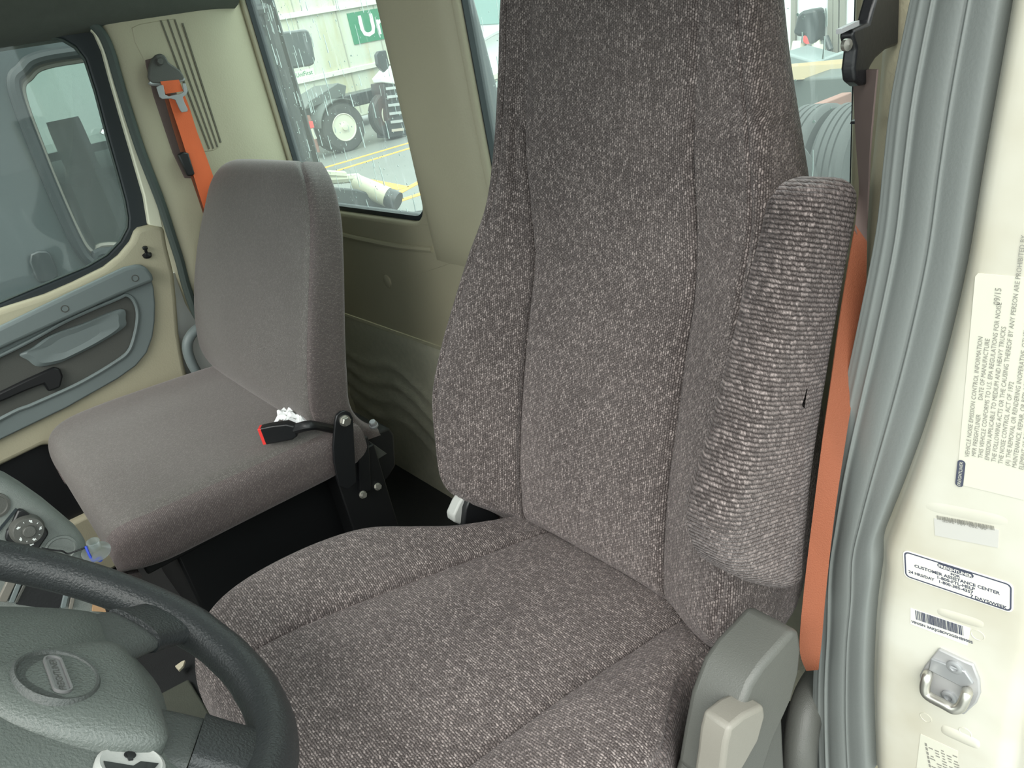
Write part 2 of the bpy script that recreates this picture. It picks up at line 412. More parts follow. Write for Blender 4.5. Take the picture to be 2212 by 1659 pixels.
# rear wall with the two rear windows
YB = .82
W1 = (-1.928, -1.337, .745, 1.36); W2 = (-1.088, -.424, .745, 1.36)
def hole(W, grow=0, y=YB, r=.05):
    return [(x, y, z) for x, z in rrect(W[1] - W[0] + 2 * grow, W[3] - W[2] + 2 * grow, r, 6, (W[0] + W[1]) / 2, (W[2] + W[3]) / 2)]
g = G().plate([(-1.99, YB, .44), (-.235, YB, .44), (-.235, YB, 1.48), (-1.99, YB, 1.48)], [hole(W1), hole(W2)], (0, .035, 0))
wall_back = struct(g.build('wall_back', 'beige', bevel=.010, seg=3))
# padded pillow between and below the windows
def pillow(x0, x1, z0, z1, d, n=14, m=24, name='padded_trim', par=None, mt='beige'):
    P = np.zeros((m, n, 3))
    for i in range(m):
        for j in range(n):
            u = j / (n - 1) * 2 - 1; v = i / (m - 1) * 2 - 1
            P[i, j] = (x0 + (x1 - x0) * (u + 1) / 2, YB + .002 - d * (1 - u ** 4) ** .5 * (1 - abs(v) ** 10) ** .5, z0 + (z1 - z0) * (v + 1) / 2)
    g = G(); g.grid(P); return g.build(name, mt, par, angle=60)
pillow(-1.327, -1.098, .66, 1.50, .018, par=wall_back)
# recess line and soft sill band under the left window
gg = G(); gg.tube(smooth_path([(-1.97, YB - .0, .700), (-1.8, YB - .003, .688), (-1.5, YB - .003, .683), (-1.33, YB, .690)], 16), .007, 8); gg.build('sill_roll', 'beige', wall_back)
g = G().lathe((-1.565, YB + .001, .585), (0, -1, 0), [(.016, 0), (.016, .004), (.012, .006), (0, .006)], 20); g.build('screw_cover', 'beige', wall_back)
# lower carpeted panel with the moulded wave
P = np.zeros((40, 120, 3)); xs = np.linspace(-1.95, -.25, 120); zs = np.linspace(0, .446, 40)
for i, z in enumerate(zs):
    for j, x in enumerate(xs):
        wv = 0
        for k in range(4):
            zc = .335 - .055 * k - .26 * max(0, x + 1.66) * (.7 + .12 * k) + .018 * math.sin((x + 1.7) * 16)
            if x < -1.25: wv += .007 * math.exp(-((z - zc) / .011) ** 2)
        P[i, j] = (x, YB - .012 - wv - .02 * (1 - z / .446) - .004 * (z > .435) * -1, z)
g = G(); g.grid(P); g._add([(-1.95, YB, .446), (-.25, YB, .446), (-.25, YB - .012, .446), (-1.95, YB - .012, .446)], [(0, 1, 2, 3)])
g.build('carpet_panel', 'beige_low', wall_back, angle=50)

# rear windows: gasket and rain-streaked pane
def window(name, W):
    root = struct(thing_raw(name, ((W[0] + W[1]) / 2, YB, W[2])))
    Wi = (W[0] + .003, W[1] - .003, W[2] + .011, W[3] - .003)
    g = G().plate(hole(W, -.0005, YB + .0105, .05), [hole(Wi, 0, YB + .0105, .045)], (0, .022, 0)); g.build('gasket', 'gasket', root)
    g = G().plate(hole(W, -.0015, YB + .022, .045), [], (0, .005, 0)); g.build('pane', 'glass_b', root, smooth=False)
    # rain drops and runs on the outside of the pane
    g = G()
    for k in range(420):
        x = random.uniform(W[0] + .02, W[1] - .02); z = random.uniform(W[2] + .02, W[3] - .1); r = random.choice((.0008, .001, .0013, .0018))
        if random.random() < .75: g.lathe((x, YB + .0272, z), (0, 1, 0), [(r, 0), (r * .8, r * .5), (0, r * .7)], 7)
        else:
            ln = random.uniform(.006, .05); x1 = x + random.uniform(-.002, .002)
            g.tube([(x, YB + .0275, z), ((x + x1) / 2 + .0006, YB + .0275, z - ln * .5), (x1, YB + .0275, z - ln)], [r * .45, r * .6, r * .8], 5)
    stuff(g.build('raindrops', 'drop', root))
    return root
def thing_raw(name, loc):
    o = bpy.data.objects.new(name, None); o.empty_display_size = .05; _link(o, None, Vector(loc)); return o
window('window_1', W1); window('window_2', W2)

# passenger-side pillar trim (left in the view): rounds into the rear wall
SEAL = [atX(*p, -1.908) for p in ((-260, -40), (-100, 0), (60, 18), (150, 28), (190, 44), (222, 76), (240, 118), (252, 160), (269, 217), (304, 325), (346, 434), (371, 510), (388, 563), (402, 617), (421, 671), (438, 698), (462, 715))]
_sz = np.array([p[2] for p in SEAL[5:]] + [.0])[::-1]; _sy = np.array([p[1] for p in SEAL[5:]] + [SEAL[-1][1] + .01])[::-1]
rows_ = []
for z in np.linspace(0, 1.25, 60):
    y0 = float(np.interp(z, _sz, _sy)) + .006
    row = [(-1.97, y0 - .004, z), (-1.916, y0, z), (-1.908, y0 + .008, z)]
    for t_ in np.linspace(.12, 1, 14):
        y = y0 + (.822 - y0) * t_; k = max(0, (y - .70) / .122); row.append((-1.906 - .034 * k ** 1.7, y, z))
    row += [(-2.05, .83, z), (-2.05, y0 - .004, z)]
    rows_.append(row)
P = np.array(rows_); g = G(); g.grid(P, True); g._add(P[0], [list(range(P.shape[1]))]); g._add(P[-1], [list(range(P.shape[1]))])
wall_left = struct(g.build('wall_left', 'beige', angle=50))
XS = -1.908
# raised service panel and four darker bars painting in the groove shade
pan = [atX(*p, XS)[1:] for p in ((283, 60), (300, 52), (345, 44), (378, 40), (392, 60), (470, 290), (476, 318), (460, 326), (425, 330), (385, 335), (345, 200), (290, 92))]
g = G().prism([(XS - .004, y, z) for y, z in pan], (.007, 0, 0)); g.build('belt_panel', 'beige', wall_left, bevel=.002)
for (a, b) in (((347, 44), (452, 322)), ((362, 42), (461, 321)), ((377, 42), (470, 318)), ((394, 50), (477, 308))):
    pa, pb = atX(*a, XS + .0032), atX(*b, XS + .0032)
    G().bar(pa, pb, .0035, .003, (1, 0, 0)).build('groove', 'groove', wall_left)
# dark slot that the belt runs in
sl = [atX(*p, XS)[1:] for p in ((312, 130), (352, 118), (372, 170), (420, 330), (436, 385), (398, 385), (372, 330), (330, 205))]
G().prism([(XS - .002, y, z) for y, z in sl], (.0062, 0, 0)).build('belt_slot', 'brown', wall_left, bevel=.002)

# ---------------------------------------------------------------- passenger door
XD = -1.95
def yz(px, X=XD): return [tuple(atX(*p, X)[1:]) for p in px]
door = struct(thing_raw('door_1', (XD, 0, 0)))
gl = yz([(136, 84), (163, 100), (184, 127), (206, 195), (230, 287), (254, 372), (271, 434), (277, 470), (276, 492), (260, 522), (231, 552), (190, 576), (120, 605), (52, 633), (0, 655)]) + [(-.30, .735), (-.56, .728), (-.60, .76), (-.45, 1.0), (-.28, 1.20), (-.20, 1.235)] + yz([(0, 87), (60, 78), (100, 76)])
fo = yz([(150, 36), (190, 56), (214, 95), (226, 136), (247, 210), (275, 300), (300, 385), (322, 484), (294, 496), (285, 522), (260, 552), (225, 579), (160, 611), (98, 638), (0, 670)]) + [(-.30, .722), (-.60, .712), (-.66, .74), (-.50, 1.02), (-.32, 1.24), (-.22, 1.285)] + yz([(0, 38), (100, 30)])
g = G().plate([(XD - .02, y, z) for y, z in fo], [[(XD - .02, y, z) for y, z in gl]], (.028, 0, 0)); g.build('window_frame', 'gasket', door, bevel=.004)
c0 = np.mean(np.array(gl), 0)
inn = [tuple(c0 + (np.array(p) - c0) * .985) for p in gl]
g = G().plate([(XD - .006, y, z) for y, z in gl], [[(XD - .006, y, z) for y, z in inn]], (.012, 0, 0)); g.build('glass_run', 'rubber_dk', door, bevel=.002)
g = G().plate([(XD - .012, y, z) for y, z in gl], [], (.005, 0, 0)); g.build('pane', 'glass_d', door, smooth=False)
# outer door skin (keeps daylight out below the glass)
g = G().box((XD - .06, -.2, .2), (.05, 1.40, .95)); g.build('outer_skin', 'truck_white', door)
# painted edge of the body seen between frame and seal
we = yz([(170, 42), (205, 72), (222, 110), (238, 170), (258, 240), (286, 335), (312, 425), (322, 486), (353, 492), (341, 436), (318, 352), (292, 270), (262, 190), (240, 122), (218, 72), (186, 42)], -1.925)
g = G().prism([(-1.945, y, z) for y, z in we], (.02, 0, 0)); g.build('painted_edge', 'cream', door, bevel=.003)
# beige trim panel
XP = -1.925
bp = yz([(300, 492), (332, 484), (356, 490), (362, 530), (377, 590), (383, 650), (388, 720), (400, 790), (425, 880)], XP) + yz([(400, 1000), (95, 962), (0, 1008)], XP) + [(-.30, .40), (-.70, .41), (-.70, .71), (-.30, .72)] + yz([(0, 668), (98, 637), (160, 610), (225, 578), (258, 552), (283, 522), (292, 500)], XP)
g = G().prism([(XP - .03, y, z) for y, z in bp], (.03, 0, 0)); panel = g.build('trim_panel', 'beige', door, bevel=.012, seg=4)
# dark map pocket and lower door
g = G().prism([(XP - .03, -.7, .10), (XP - .03, .40, .10), (XP - .03, .40, .42), (XP - .03, -.7, .42)], (.015, 0, 0)); g.build('lower_door', 'black', door)
g = G().prism([(XP - .03, -.7, .03), (XP - .03, .44, .03), (XP - .03, .44, .20), (XP - .03, -.7, .20)], (.035, 0, 0)); g.build('door_sill', 'beige', door, bevel=.01)
# grey insert with recess, arm band, pull cup and release handle
XI = XP + .012
outl = yz([(0, 705), (145, 635), (265, 579), (297, 572), (313, 577), (325, 594), (333, 623), (336, 656), (335, 695), (330, 729), (318, 762), (294, 791), (253, 820), (145, 881), (0, 951)], XI) + [(-.35, .43), (-.45, .50), (-.40, .62)]
rec = yz([(0, 768), (145, 692), (253, 645), (272, 637), (288, 648), (297, 675), (293, 714), (278, 758), (243, 786), (169, 829), (72, 873), (0, 905)], XI) + [(-.30, .46), (-.36, .52), (-.30, .61)]
g = G().plate([(XP, y, z) for y, z in outl], [[(XP, y, z) for y, z in rec]], (.012, 0, 0)); ins = g.build('grey_insert', 'grey', door, bevel=.004, seg=3)
G().prism([(XP - .001, y, z) for y, z in rec], (.003, 0, 0)).build('recess_floor', 'grey_dk', door)
lip = smooth_path([(XI + .001, y, z) for y, z in rec], 90, True); G().tube(lip, .0045, 8, True).build('recess_lip', 'grey', door)
band = yz([(0, 702), (145, 632), (265, 576), (297, 569), (313, 575), (326, 592), (330, 606), (253, 637), (145, 686), (0, 752)], XI) + [(-.40, .565), (-.42, .62)]
G().prism([(XP + .008, y, z) for y, z in band], (.020, 0, 0)).build('arm_band', 'grey', door, bevel=.009, seg=4)
for p in ((140, 667), (292, 601)):
    c = atX(*p, XI + .0165); G().lathe(c, (1, 0, 0), [(.0085, -.004), (.0085, .0003), (.007, .0006), (.0055, -.002), (0, -.002)], 18).build('screw', 'grey_dk', door)
cup = yz([(43, 767), (70, 752), (110, 725), (180, 700), (262, 668), (272, 690), (268, 708), (215, 742), (150, 775), (125, 785), (82, 792), (60, 778)], XI)
P = smooth_path([(XI, y, z) for y, z in cup], 60, True); cc = P.mean(0)
g = G(); L0 = P + [-.010, 0, 0]; L1 = P + [-.002, 0, 0]; L2 = cc + (P - cc) * .86 + [.004, 0, .002]; L3 = cc + (P - cc) * .5 + [.001, 0, .002]
g.ring(L0, L1); g.ring(L1, L2); g.ring(L2, L3); g.face(L3); g.build('pull_cup', 'grey', door, angle=60)
hd = yz([(-30, 862), (0, 847), (60, 818), (116, 793), (130, 797), (136, 812), (130, 836), (104, 846), (94, 829), (60, 842), (7, 865), (-30, 880)], XI)
G().prism([(XI - .010, y, z) for y, z in hd], (.014, 0, 0)).build('release_handle', 'black', door, bevel=.004)
c = atX(317, 549, XP + .002); g = G().lathe(c, (.5, 0, 1), [(.010, -.006), (.011, .000), (.006, .002), (.0035, .004), (.0035, .014), (.006, .016), (.006, .020), (0, .022)], 14); g.build('lock_knob', 'black', door)

# passenger door seal
sp = SEAL
g = G().tube(smooth_path(sp, 90), .0105, 10); struct(g.build('trim_1', 'rubber_dk'))

# ---------------------------------------------------------------- driver-side pillar: beige trim, door seal, painted jamb
tp = [atY(1915, -20, .62), atY(1900, 200, .62), atY(1880, 400, .62), atY(1866, 600, .62), atY(1845, 800, .62)]
g = G()
ring = []
for p in smooth_path([(t[0], t[2]) for t in tp], 14):
    x, z = p; ring.append([(x, .62, z), (x + .012, .605, z), (x + .030, .600, z), (x + .060, .600, z), (x + .060, .80, z), (x + .0, .80, z)])
P = np.array(ring); g.grid(P, True); g._add(P[0], [list(range(6))]); g._add(P[-1], [list(range(6))])
zz = P[-1].copy(); zz2 = zz.copy(); zz2[:, 2] = .0; g.ring(zz, zz2); zz = P[0].copy(); zz2 = zz.copy(); zz2[:, 2] = 1.48; g.ring(zz, zz2)
struct(g.build('trim_3', 'beige', angle=50))
# dark strip where the rear wall meets the pillar
g = G().box((-.305, .80, .76), (.075, .03, 1.5)); struct(g.build('trim_4', 'beige'))

# ridged rubber door seal
sl_ = [(1990, -60), (1975, 0), (1935, 200), (1917, 350), (1900, 500), (1860, 700), (1828, 850), (1800, 1000), (1783, 1130), (1770, 1250), (1766, 1400), (1762, 1520), (1765, 1659), (1770, 1760)]
sr_ = [(2192, -60), (2185, 0), (2150, 200), (2120, 370), (2085, 580), (2040, 770), (1995, 920), (1955, 1030), (1925, 1105), (1905, 1160), (1903, 1215), (1890, 1320), (1884, 1480), (1890, 1659)]
L = smooth_path([atY(*p, .55) for p in sl_], 60); Rr = smooth_path([atY(*p, .52) for p in sr_], 60)
prof = [(0, .03), (0, -.004), (.04, -.008), (.10, -.0085), (.14, -.0095), (.18, -.0085), (.24, -.0085), (.275, -.0105), (.31, -.008), (.40, -.0105), (.52, -.0115), (.60, -.0105), (.635, -.0085), (.665, -.0115), (.70, -.0105), (.80, -.011), (.90, -.0105), (.96, -.007), (1.0, .006), (1.0, .03)]
P = np.zeros((60, len(prof), 3))
for i in range(60):
    for j, (u, d) in enumerate(prof): P[i, j] = L[i] * (1 - u) + Rr[i] * u + V3(0, d, 0)
Pd = dense(P, 60, 72); g = G(); g.grid(Pd)
struct(g.build('trim_2', 'rubber', angle=60))

# white painted door jamb, facing the open door
YJ = .50
le = [(p[0] - .004, p[2]) for p in Rr]
P = np.zeros((len(le), 30, 3))
for i, (x, z) in enumerate(le):
    for j in range(30):
        u = j / 29; xx = x + (-.085 + .01 - x) * u
        yy = YJ + .028 * math.exp(-(u / .08) ** 2)
        yy -= .0035 * math.exp(-((z - (.625 - .12 * (u - .5))) / .010) ** 2) * (math.exp(-((u - .62) / .22) ** 4)) * 0
        yy += .004 * math.exp(-((xx + .105) / .006) ** 2)
        P[i, j] = (xx, yy, z)
g = G(); g.grid(P)
e0 = P[:, -1]; g2 = np.stack([e0, e0 + [.004, .004, 0], e0 + [.006, .05, 0], e0 + [.006, .30, 0]], 1); g.grid(g2)
b0 = P[:, 0]; g.grid(np.stack([b0, b0 + [0, .05, 0]], 1))
jamb = struct(g.build('wall_right', 'white', angle=50))
def swage(p0, p1, r, hgt):
    a, b = atY(*p0, YJ), atY(*p1, YJ); n = 16
    P = []
    for i in range(n + 1):
        t = i / n; c = a + (b - a) * t; k = max(0, 1 - (2 * t - 1) ** 4) ** .5
        P.append([c + V3(0, .0006 - hgt * k * (1 - abs(q) ** 2), 0) + V3(0, 0, q * r * (.6 + .4 * k)) for q in np.linspace(-1, 1, 9)])
    g = G(); g.grid(np.array(P)); g.build('swage', 'white', jamb, angle=70)
swage((2020, 1318), (2130, 1352), .006, .0014); swage((2030, 1572), (2120, 1612), .008, .0018); swage((1990, 1090), (2190, 1130), .008, .0010)
for p in ((2112, 1372), (2000, 1550), (2085, 1582)):
    G().lathe(atY(*p, YJ), (0, -1, 0), [(.0052, -.0002), (.0052, .0003), (.0046, .0004), (.0043, .0001), (0, .0001)], 18).build('hole_plug', 'white', jamb)

# stickers on the jamb
EX, EZ = V3(1, 0, 0), V3(0, 0, 1)
def st_plate(poly, name, m, lbl, th=.0006):
    pts = [atY(*p, YJ) + V3(0, .0002, 0) for p in poly]
    o = G().prism(pts, (0, -th, 0)).build(name, m, jamb); lab(o, lbl); return o
# 1 noise emission label, text turned a quarter left
st = st_plate([(2107, 597), (2113, 590), (2225, 600), (2225, 1083), (2205, 1078), (2072, 1046), (2067, 1038)], 'emission_sticker', 'sticker_old', 'large faded noise emission control sticker, text turned sideways')
YS = YJ - .0006
lines = ['VEHICLE NOISE EMISSION CONTROL INFORMATION', 'MFR FREIGHTLINER          DATE OF MANUFACTURE', 'THIS VEHICLE CONFORMS TO U.S. EPA REGULATIONS FOR NOISE', 'EMISSION APPLICABLE TO MEDIUM AND HEAVY TRUCKS', 'THE FOLLOWING ACTS OR THE CAUSING THEREOF BY ANY PERSON ARE PROHIBITED BY', 'THE NOISE CONTROL ACT OF 1972', '(A) THE REMOVAL OR RENDERING INOPERATIVE, OTHER THAN FOR PURPOSES OF', 'MAINTENANCE, REPAIR, OR REPLACEMENT, OF ANY NOISE CONTROL DEVICE OR', 'ELEMENT OF DESIGN (LISTED IN THE OWNERS MANUAL) INCORPORATED INTO THIS', 'VEHICLE IN COMPLIANCE WITH THE NOISE CONTROL ACT', '(B) THE USE OF THE VEHICLE AFTER SUCH DEVICE OR ELEMENT OF DESIGN HAS']
g = G(); o0 = atY(2083, 985, YS)
for i, t in enumerate(lines):
    text_geo(g, t, .0040, o0 + EX * (.0032 + .0042 * i) + EZ * (.002 if i else 0), EZ, -EX, depth=.0003)
text_geo(g, '09/15', .0052, o0 + EX * (.0015 + .0045 * 2) + EZ * .118, EZ, -EX)
g.build('lettering', 'ink_lt', st)
ov = [o0 + EX * (x * .5 - .0012) + EZ * (y * .5 - .0155) + V3(0, -.0001, 0) for x, y in rrect(.0105, .046, .005)]
G().prism(ov, (0, -.0003, 0)).build('badge', 'ink', st)
g = G(); text_geo(g, 'FREIGHTLINER', .0032, o0 + EX * .0000 + EZ * -.0260, EZ, -EX, depth=.0008); g.build('badge_lettering', 'sticker_old', st)
# 2 upside-down barcode
def barcode(g, o, ex, ey, wd, ht, n, seed):
    rr = random.Random(seed); x = 0
    while x < wd - .0006:
        b = rr.choice((.0003, .0003, .0006, .0009)); s = rr.choice((.0003, .0004, .0007))
        c = o + ex * (x + b / 2) + ey * ht / 2; g.box(c, (b, .0003, ht), ex, V3(0, 1, 0), ey); x += b + s
st = st_plate([(2018, 1119), (2158, 1144), (2156, 1183), (2020, 1156)], 'parts_barcode', 'sticker_grey', 'grey barcode sticker fixed upside down')
a = atY(2149, 1152, YS); a2 = atY(2025, 1128, YS); ex = _n(a2 - a); ey = V3(-ex[2], 0, ex[0]); ey = ey if ey[2] < 0 else -ey
g = G(); barcode(g, a - ey * .006 + ey * .000, ex, ey, np.linalg.norm(a2 - a), .0035, 0, 3); text_geo(g, '09-782-101-207E', .0044, a + ey * .0045 + ex * .005 - ey * .009, ex, ey * -1 * -1, depth=.0004)
g.build('print', 'ink_lt', st)
# 3 customer assistance sticker
cn = [atY(*p, YS) for p in ((1954, 1186), (2196, 1262), (2188, 1326), (1953, 1246))]
a = cn[3]; ex = _n(cn[2] - cn[3]); ey = _n(np.cross(ex, (0, -1, 0))); ey = ey if ey[2] > 0 else -ey
W_ = np.linalg.norm(cn[2] - cn[3]); H_ = .0275
def on(u, v): return a + ex * u * W_ + ey * v * H_ + V3(0, .0004, 0)
rr = rrect(W_, H_, .0045, 6, W_ / 2, H_ / 2)
st = G().prism([a + ex * x + ey * y + V3(0, .0006, 0) for x, y in rr], (0, -.0005, 0)).build('assistance_sticker', 'sticker', jamb); lab(st, 'white sticker with dark rounded border reading customer assistance center')
ri = rrect(W_ - .002, H_ - .002, .0038, 6, W_ / 2, H_ / 2); ri2 = rrect(W_ - .0042, H_ - .0042, .003, 6, W_ / 2, H_ / 2)
g = G().plate([a + ex * x + ey * y + V3(0, .0003, 0) for x, y in ri], [[a + ex * x + ey * y + V3(0, .0003, 0) for x, y in ri2]], (0, -.0004, 0)); g.build('border', 'ink', st)
bd = rrect(.026, .0046, .0022, 6, W_ * .5, H_ * .845)
G().prism([a + ex * x + ey * y + V3(0, .0003, 0) for x, y in bd], (0, -.0004, 0)).build('badge', 'ink', st)
g = G(); text_geo(g, 'FREIGHTLINER', .0037, on(.5, .80), ex, ey, 'CENTER', depth=.0009, bold=.0001); g.build('badge_lettering', 'sticker', st)
g = G()
for t, u, v, s_, al in (('FOR', .5, .635, .0036, 'CENTER'), ('CUSTOMER ASSISTANCE CENTER', .5, .50, .0041, 'CENTER'), ('1-800-FTL-HELP', .5, .36, .0041, 'CENTER'), ('1-800-385-4357', .5, .225, .0039, 'CENTER'), ('24 HRS/DAY', .05, .225, .0037, 'LEFT'), ('7 DAYS/WEEK', .95, .085, .0040, 'RIGHT')):
    text_geo(g, t, s_, on(u, v), ex, ey, al, depth=.0006, bold=.00012)
g.build('lettering', 'ink', st)
# 4 vehicle number barcode
st = st_plate([(1967, 1313), (2097, 1357), (2090, 1394), (1967, 1347)], 'number_barcode', 'sticker', 'white vehicle number barcode sticker below the customer assistance sticker')
a = atY(1979, 1338, YS); ex = _n(atY(2075, 1371, YS) - a); ey = V3(-ex[2], 0, ex[0])
g = G(); barcode(g, a, ex, ey, .0375, .0095, 0, 5); text_geo(g, 'VIN/SN 3AKJGBDV2GSHB9005', .0036, a - ey * .0048 - ex * .004, ex, ey, depth=.0004, bold=.0001)
g.build('print', 'ink', st)
# 5 filled-in table label at the foot of the jamb
st = st_plate([(1989, 1585), (2069, 1622), (2064, 1700), (1975, 1700)], 'table_sticker', 'sticker_old', 'yellowed table sticker at the foot of the jamb')
a = atY(1996, 1600, YS); ex = _n(atY(2062, 1628, YS) - a); ey = V3(-ex[2], 0, ex[0])
g = G(); rr_ = random.Random(2)
for i in range(14):
    for j in range(5):
        if rr_.random() < .8: g.box(a + ex * (.005 + .0052 * j) - ey * (.003 + .0032 * i) , (rr_.uniform(.002, .0045), .0003, .0011), ex, V3(0, 1, 0), ey)
for i in range(9): g.box(a + ex * .0012 - ey * (.004 + .005 * i), (.0018, .0003, .0034), ex, V3(0, 1, 0), ey)
g.build('print', 'ink_lt', st)
# striker plate with loop
sk = thing('door_striker', 'grey steel door striker with a bent wire loop on the white jamb', 'striker', atY(2050, 1470, YJ))
pl = [(2030, 1398), (2085, 1424), (2105, 1432), (2118, 1465), (2120, 1495), (2112, 1515), (2085, 1540), (1995, 1500), (1989, 1455), (2000, 1435)]
G().prism([atY(*p, YJ) + V3(0, .001, 0) for p in pl], (0, -.004, 0)).build('plate', 'plate', sk, bevel=.0012)
G().prism([atY(*p, YJ) + V3(0, -.002, 0) for p in ((2016, 1415), (2090, 1443), (2108, 1470), (2085, 1478), (2060, 1465), (2010, 1440))], (0, -.003, 0)).build('raised_face', 'zinc', sk, bevel=.001)
for p in ((2062, 1441), (2050, 1505)):
    G().lathe(atY(*p, YJ - .004), (0, -1, 0), [(.006, -.001), (.006, .0012), (.0045, .002), (.003, .002), (.0022, -.0005), (0, -.0005)], 20).build('screw', 'zinc', sk)
lp = [atY(2005, 1456, YJ - .003), atY(2003, 1462, YJ - .012), atY(1998, 1485, YJ - .016), atY(2004, 1502, YJ - .017), atY(2040, 1522, YJ - .018), atY(2060, 1532, YJ - .018), atY(2076, 1526, YJ - .016), atY(2088, 1500, YJ - .012), atY(2090, 1492, YJ - .003)]
G().tube(smooth_path(lp, 40), .0042, 12).build('loop', 'steel', sk)

# ================================================================== DRIVER SEAT
B = V3(-.575, .494, .443); A17 = math.radians(17)
BU = V3(0, math.sin(A17), math.cos(A17)); BN = V3(0, -math.cos(A17), math.sin(A17))
ds = thing('driver_seat', 'dark ribbed cloth driver seat with high back and folded armrests, nearest the open door', 'seat', (-.59, .30, 0))
# --- backrest: rows (s, half width, ridge depth, seam half width, centre bulge, centre x, rear thickness)
rows = [(-.070, .185, -.085, .118, -.075, -.020, .09, 0), (-.035, .215, -.045, .126, -.022, -.020, .11, 0), (-.004, .236, .006, .130, -.022, -.022, .115, 0), (.018, .248, .046, .130, .004, -.023, .115, 0),
        (.046, .258, .063, .131, .010, -.026, .115, 0), (.10, .266, .066, .132, .014, -.030, .115, 0), (.17, .270, .070, .132, .017, -.031, .112, 0),
        (.24, .260, .066, .132, .017, -.030, .108, 0), (.31, .243, .058, .131, .014, -.030, .104, 0), (.38, .228, .046, .130, .008, -.029, .10, -.001),
        (.45, .216, .030, .133, .006, -.026, .095, -.016), (.53, .205, .020, .134, .006, -.037, .085, -.022), (.62, .194, .014, .130, .008, -.053, .075, -.008),
        (.70, .187, .012, .126, .010, -.064, .065, -.002), (.78, .178, .008, .118, .008, -.07, .06, 0), (.83, .162, -.012, .11, -.004, -.07, .06, 0), (.85, .14, -.045, .10, -.04, -.07, .055, 0)]
K = []
for (s, hw, dr, sw, db, c, th, so) in rows:
    half = [(hw - .045, -th), (hw - .012, -th * .85), (hw + .004, -th * .45), (hw + .003, dr * .35 - .01), (hw - .004, dr * .88), (hw - .018, dr), ((hw * .55 + sw * .45), dr * .80 + db * .1), (sw + .014, db * .55 + dr * .22), (sw, db * .5), (sw - .014, db * .75 + .002), (sw * .5, db), ]
    row = [(-x, d) for x, d in half] + [(0, db)] + [(x, d) for x, d in half[::-1]]
    K.append([B + V3(c + x + (so if 7 <= q <= 15 else 0), 0, 0) + BU * s + BN * d for q, (x, d) in enumerate(row)])
NS, NT = 230, 221
P = dense(K, NS, NT); Nn = gnormals(P)
if np.dot(Nn[NS // 2, NT // 2], BN) < 0: Nn = -Nn
sg = np.interp(np.linspace(0, len(rows) - 1, NS), np.arange(len(rows)), [r[0] for r in rows])[:, None]
tg = np.linspace(0, 22, NT)[None, :]
mm = .0115   # metres per key step near the seams
def groove(dist, wd, dp): return dp * np.exp(-(dist / wd) ** 2)
disp = np.zeros((NS, NT))
msk = 1 / (1 + np.exp((sg - .555) / .004))
disp -= (groove((tg - 8) * mm, .0019, .0052) + groove((tg - 14) * mm, .0019, .0052)) * msk
disp += (groove((tg - 7.55) * mm, .004, .0016) + groove((tg - 14.45) * mm, .004, .0016)) * msk
inside = 1 / (1 + np.exp((np.abs(tg - 11) - 3.0) / .12))
disp -= groove(sg - (.395 - .004 * (1 - ((tg - 11) / 3) ** 2)), .003, .003) * inside
disp -= groove(sg - .562, .003, .0022) / (1 + np.exp((np.abs(tg - 11) - 6.2) / .2))
disp -= (groove((tg - 17.0) * .012, .0017, .0030) + groove((tg - 5.0) * .012, .0017, .0030)) * np.ones_like(sg)
disp -= groove((tg - 11) * .04, .002, .0008) * (sg < .36) * (sg > .02)
# soft wrinkles on the bolsters near the ridge
wr = np.sin(sg * 260 + tg * 1.3) * .0006 * np.exp(-((tg - 16) / 1.5) ** 2) * np.exp(-((sg - .02) / .06) ** 2)
P = P + Nn * (disp + wr)[..., None]; UV = arc_uv(P)
cut = [0, int(8 / 22 * (NT - 1)), int(14 / 22 * (NT - 1)), NT - 1]
rs = int(np.argmin(np.abs(sg[:, 0] - .562)))
grid_part(P[:rs + 1, cut[0]:cut[1] + 1], UV[:rs + 1, cut[0]:cut[1] + 1], 'back_bolster', 'cloth', ds)
grid_part(P[:rs + 1, cut[1]:cut[2] + 1], UV[:rs + 1, cut[1]:cut[2] + 1], 'back_panel', 'cloth', ds)
grid_part(P[:rs + 1, cut[2]:], UV[:rs + 1, cut[2]:], 'back_bolster', 'cloth', ds)
grid_part(P[rs:], UV[rs:], 'head_section', 'cloth', ds)
# rear shell closes the back
ed = np.stack([P[:, 0], P[:, 0] * .5 + P[:, -1] * .5 - BN * .012, P[:, -1]], 1)
g = G(); g.grid(ed); g.build('back_shell', 'black', ds)

# --- cushion rows: (Y, z centre, half width, ridge rise, drop of the side)
def cxs(y): return -.564 - .13 * (.467 - y)
crow = [(.545, .425, .170, .000, .10), (.50, .447, .180, .006, .12), (.455, .456, .185, .014, .13), (.405, .462, .200, .022, .14), (.36, .468, .228, .028, .15), (.31, .474, .262, .032, .155), (.25, .480, .274, .032, .155),
        (.18, .486, .274, .028, .155), (.125, .489, .266, .022, .15), (.085, .486, .250, .016, .14), (.058, .474, .226, .010, .12), (.042, .452, .208, .004, .10), (.036, .42, .196, .0, .07), (.040, .375, .19, .0, .035), (.055, .335, .185, .0, .01)]
K = []
for k, (y, z, hw, rise, dp) in enumerate(crow):
    sw = .127 + .028 * min(1, max(0, (.467 - y) / .30)); sw = min(sw, hw * .72)
    half = [(hw - .012, -dp), (hw - .003, -dp * .6), (hw + .009, -.030), (hw + .004, rise * .55 - .004), (hw - .014, rise), (hw * .6 + sw * .4, rise * .95), (sw + .016, rise * .45 + .001), (sw, .0), (sw - .016, .0015), (sw * .5, .004)]
    row = [(-x, d) for x, d in half] + [(0, .004)] + [(x, d) for x, d in half[::-1]]
    K.append([V3(cxs(y) + x, y, z + d) for x, d in row])
NS, NT = 190, 211
P = dense(K, NS, NT); Nn = gnormals(P)
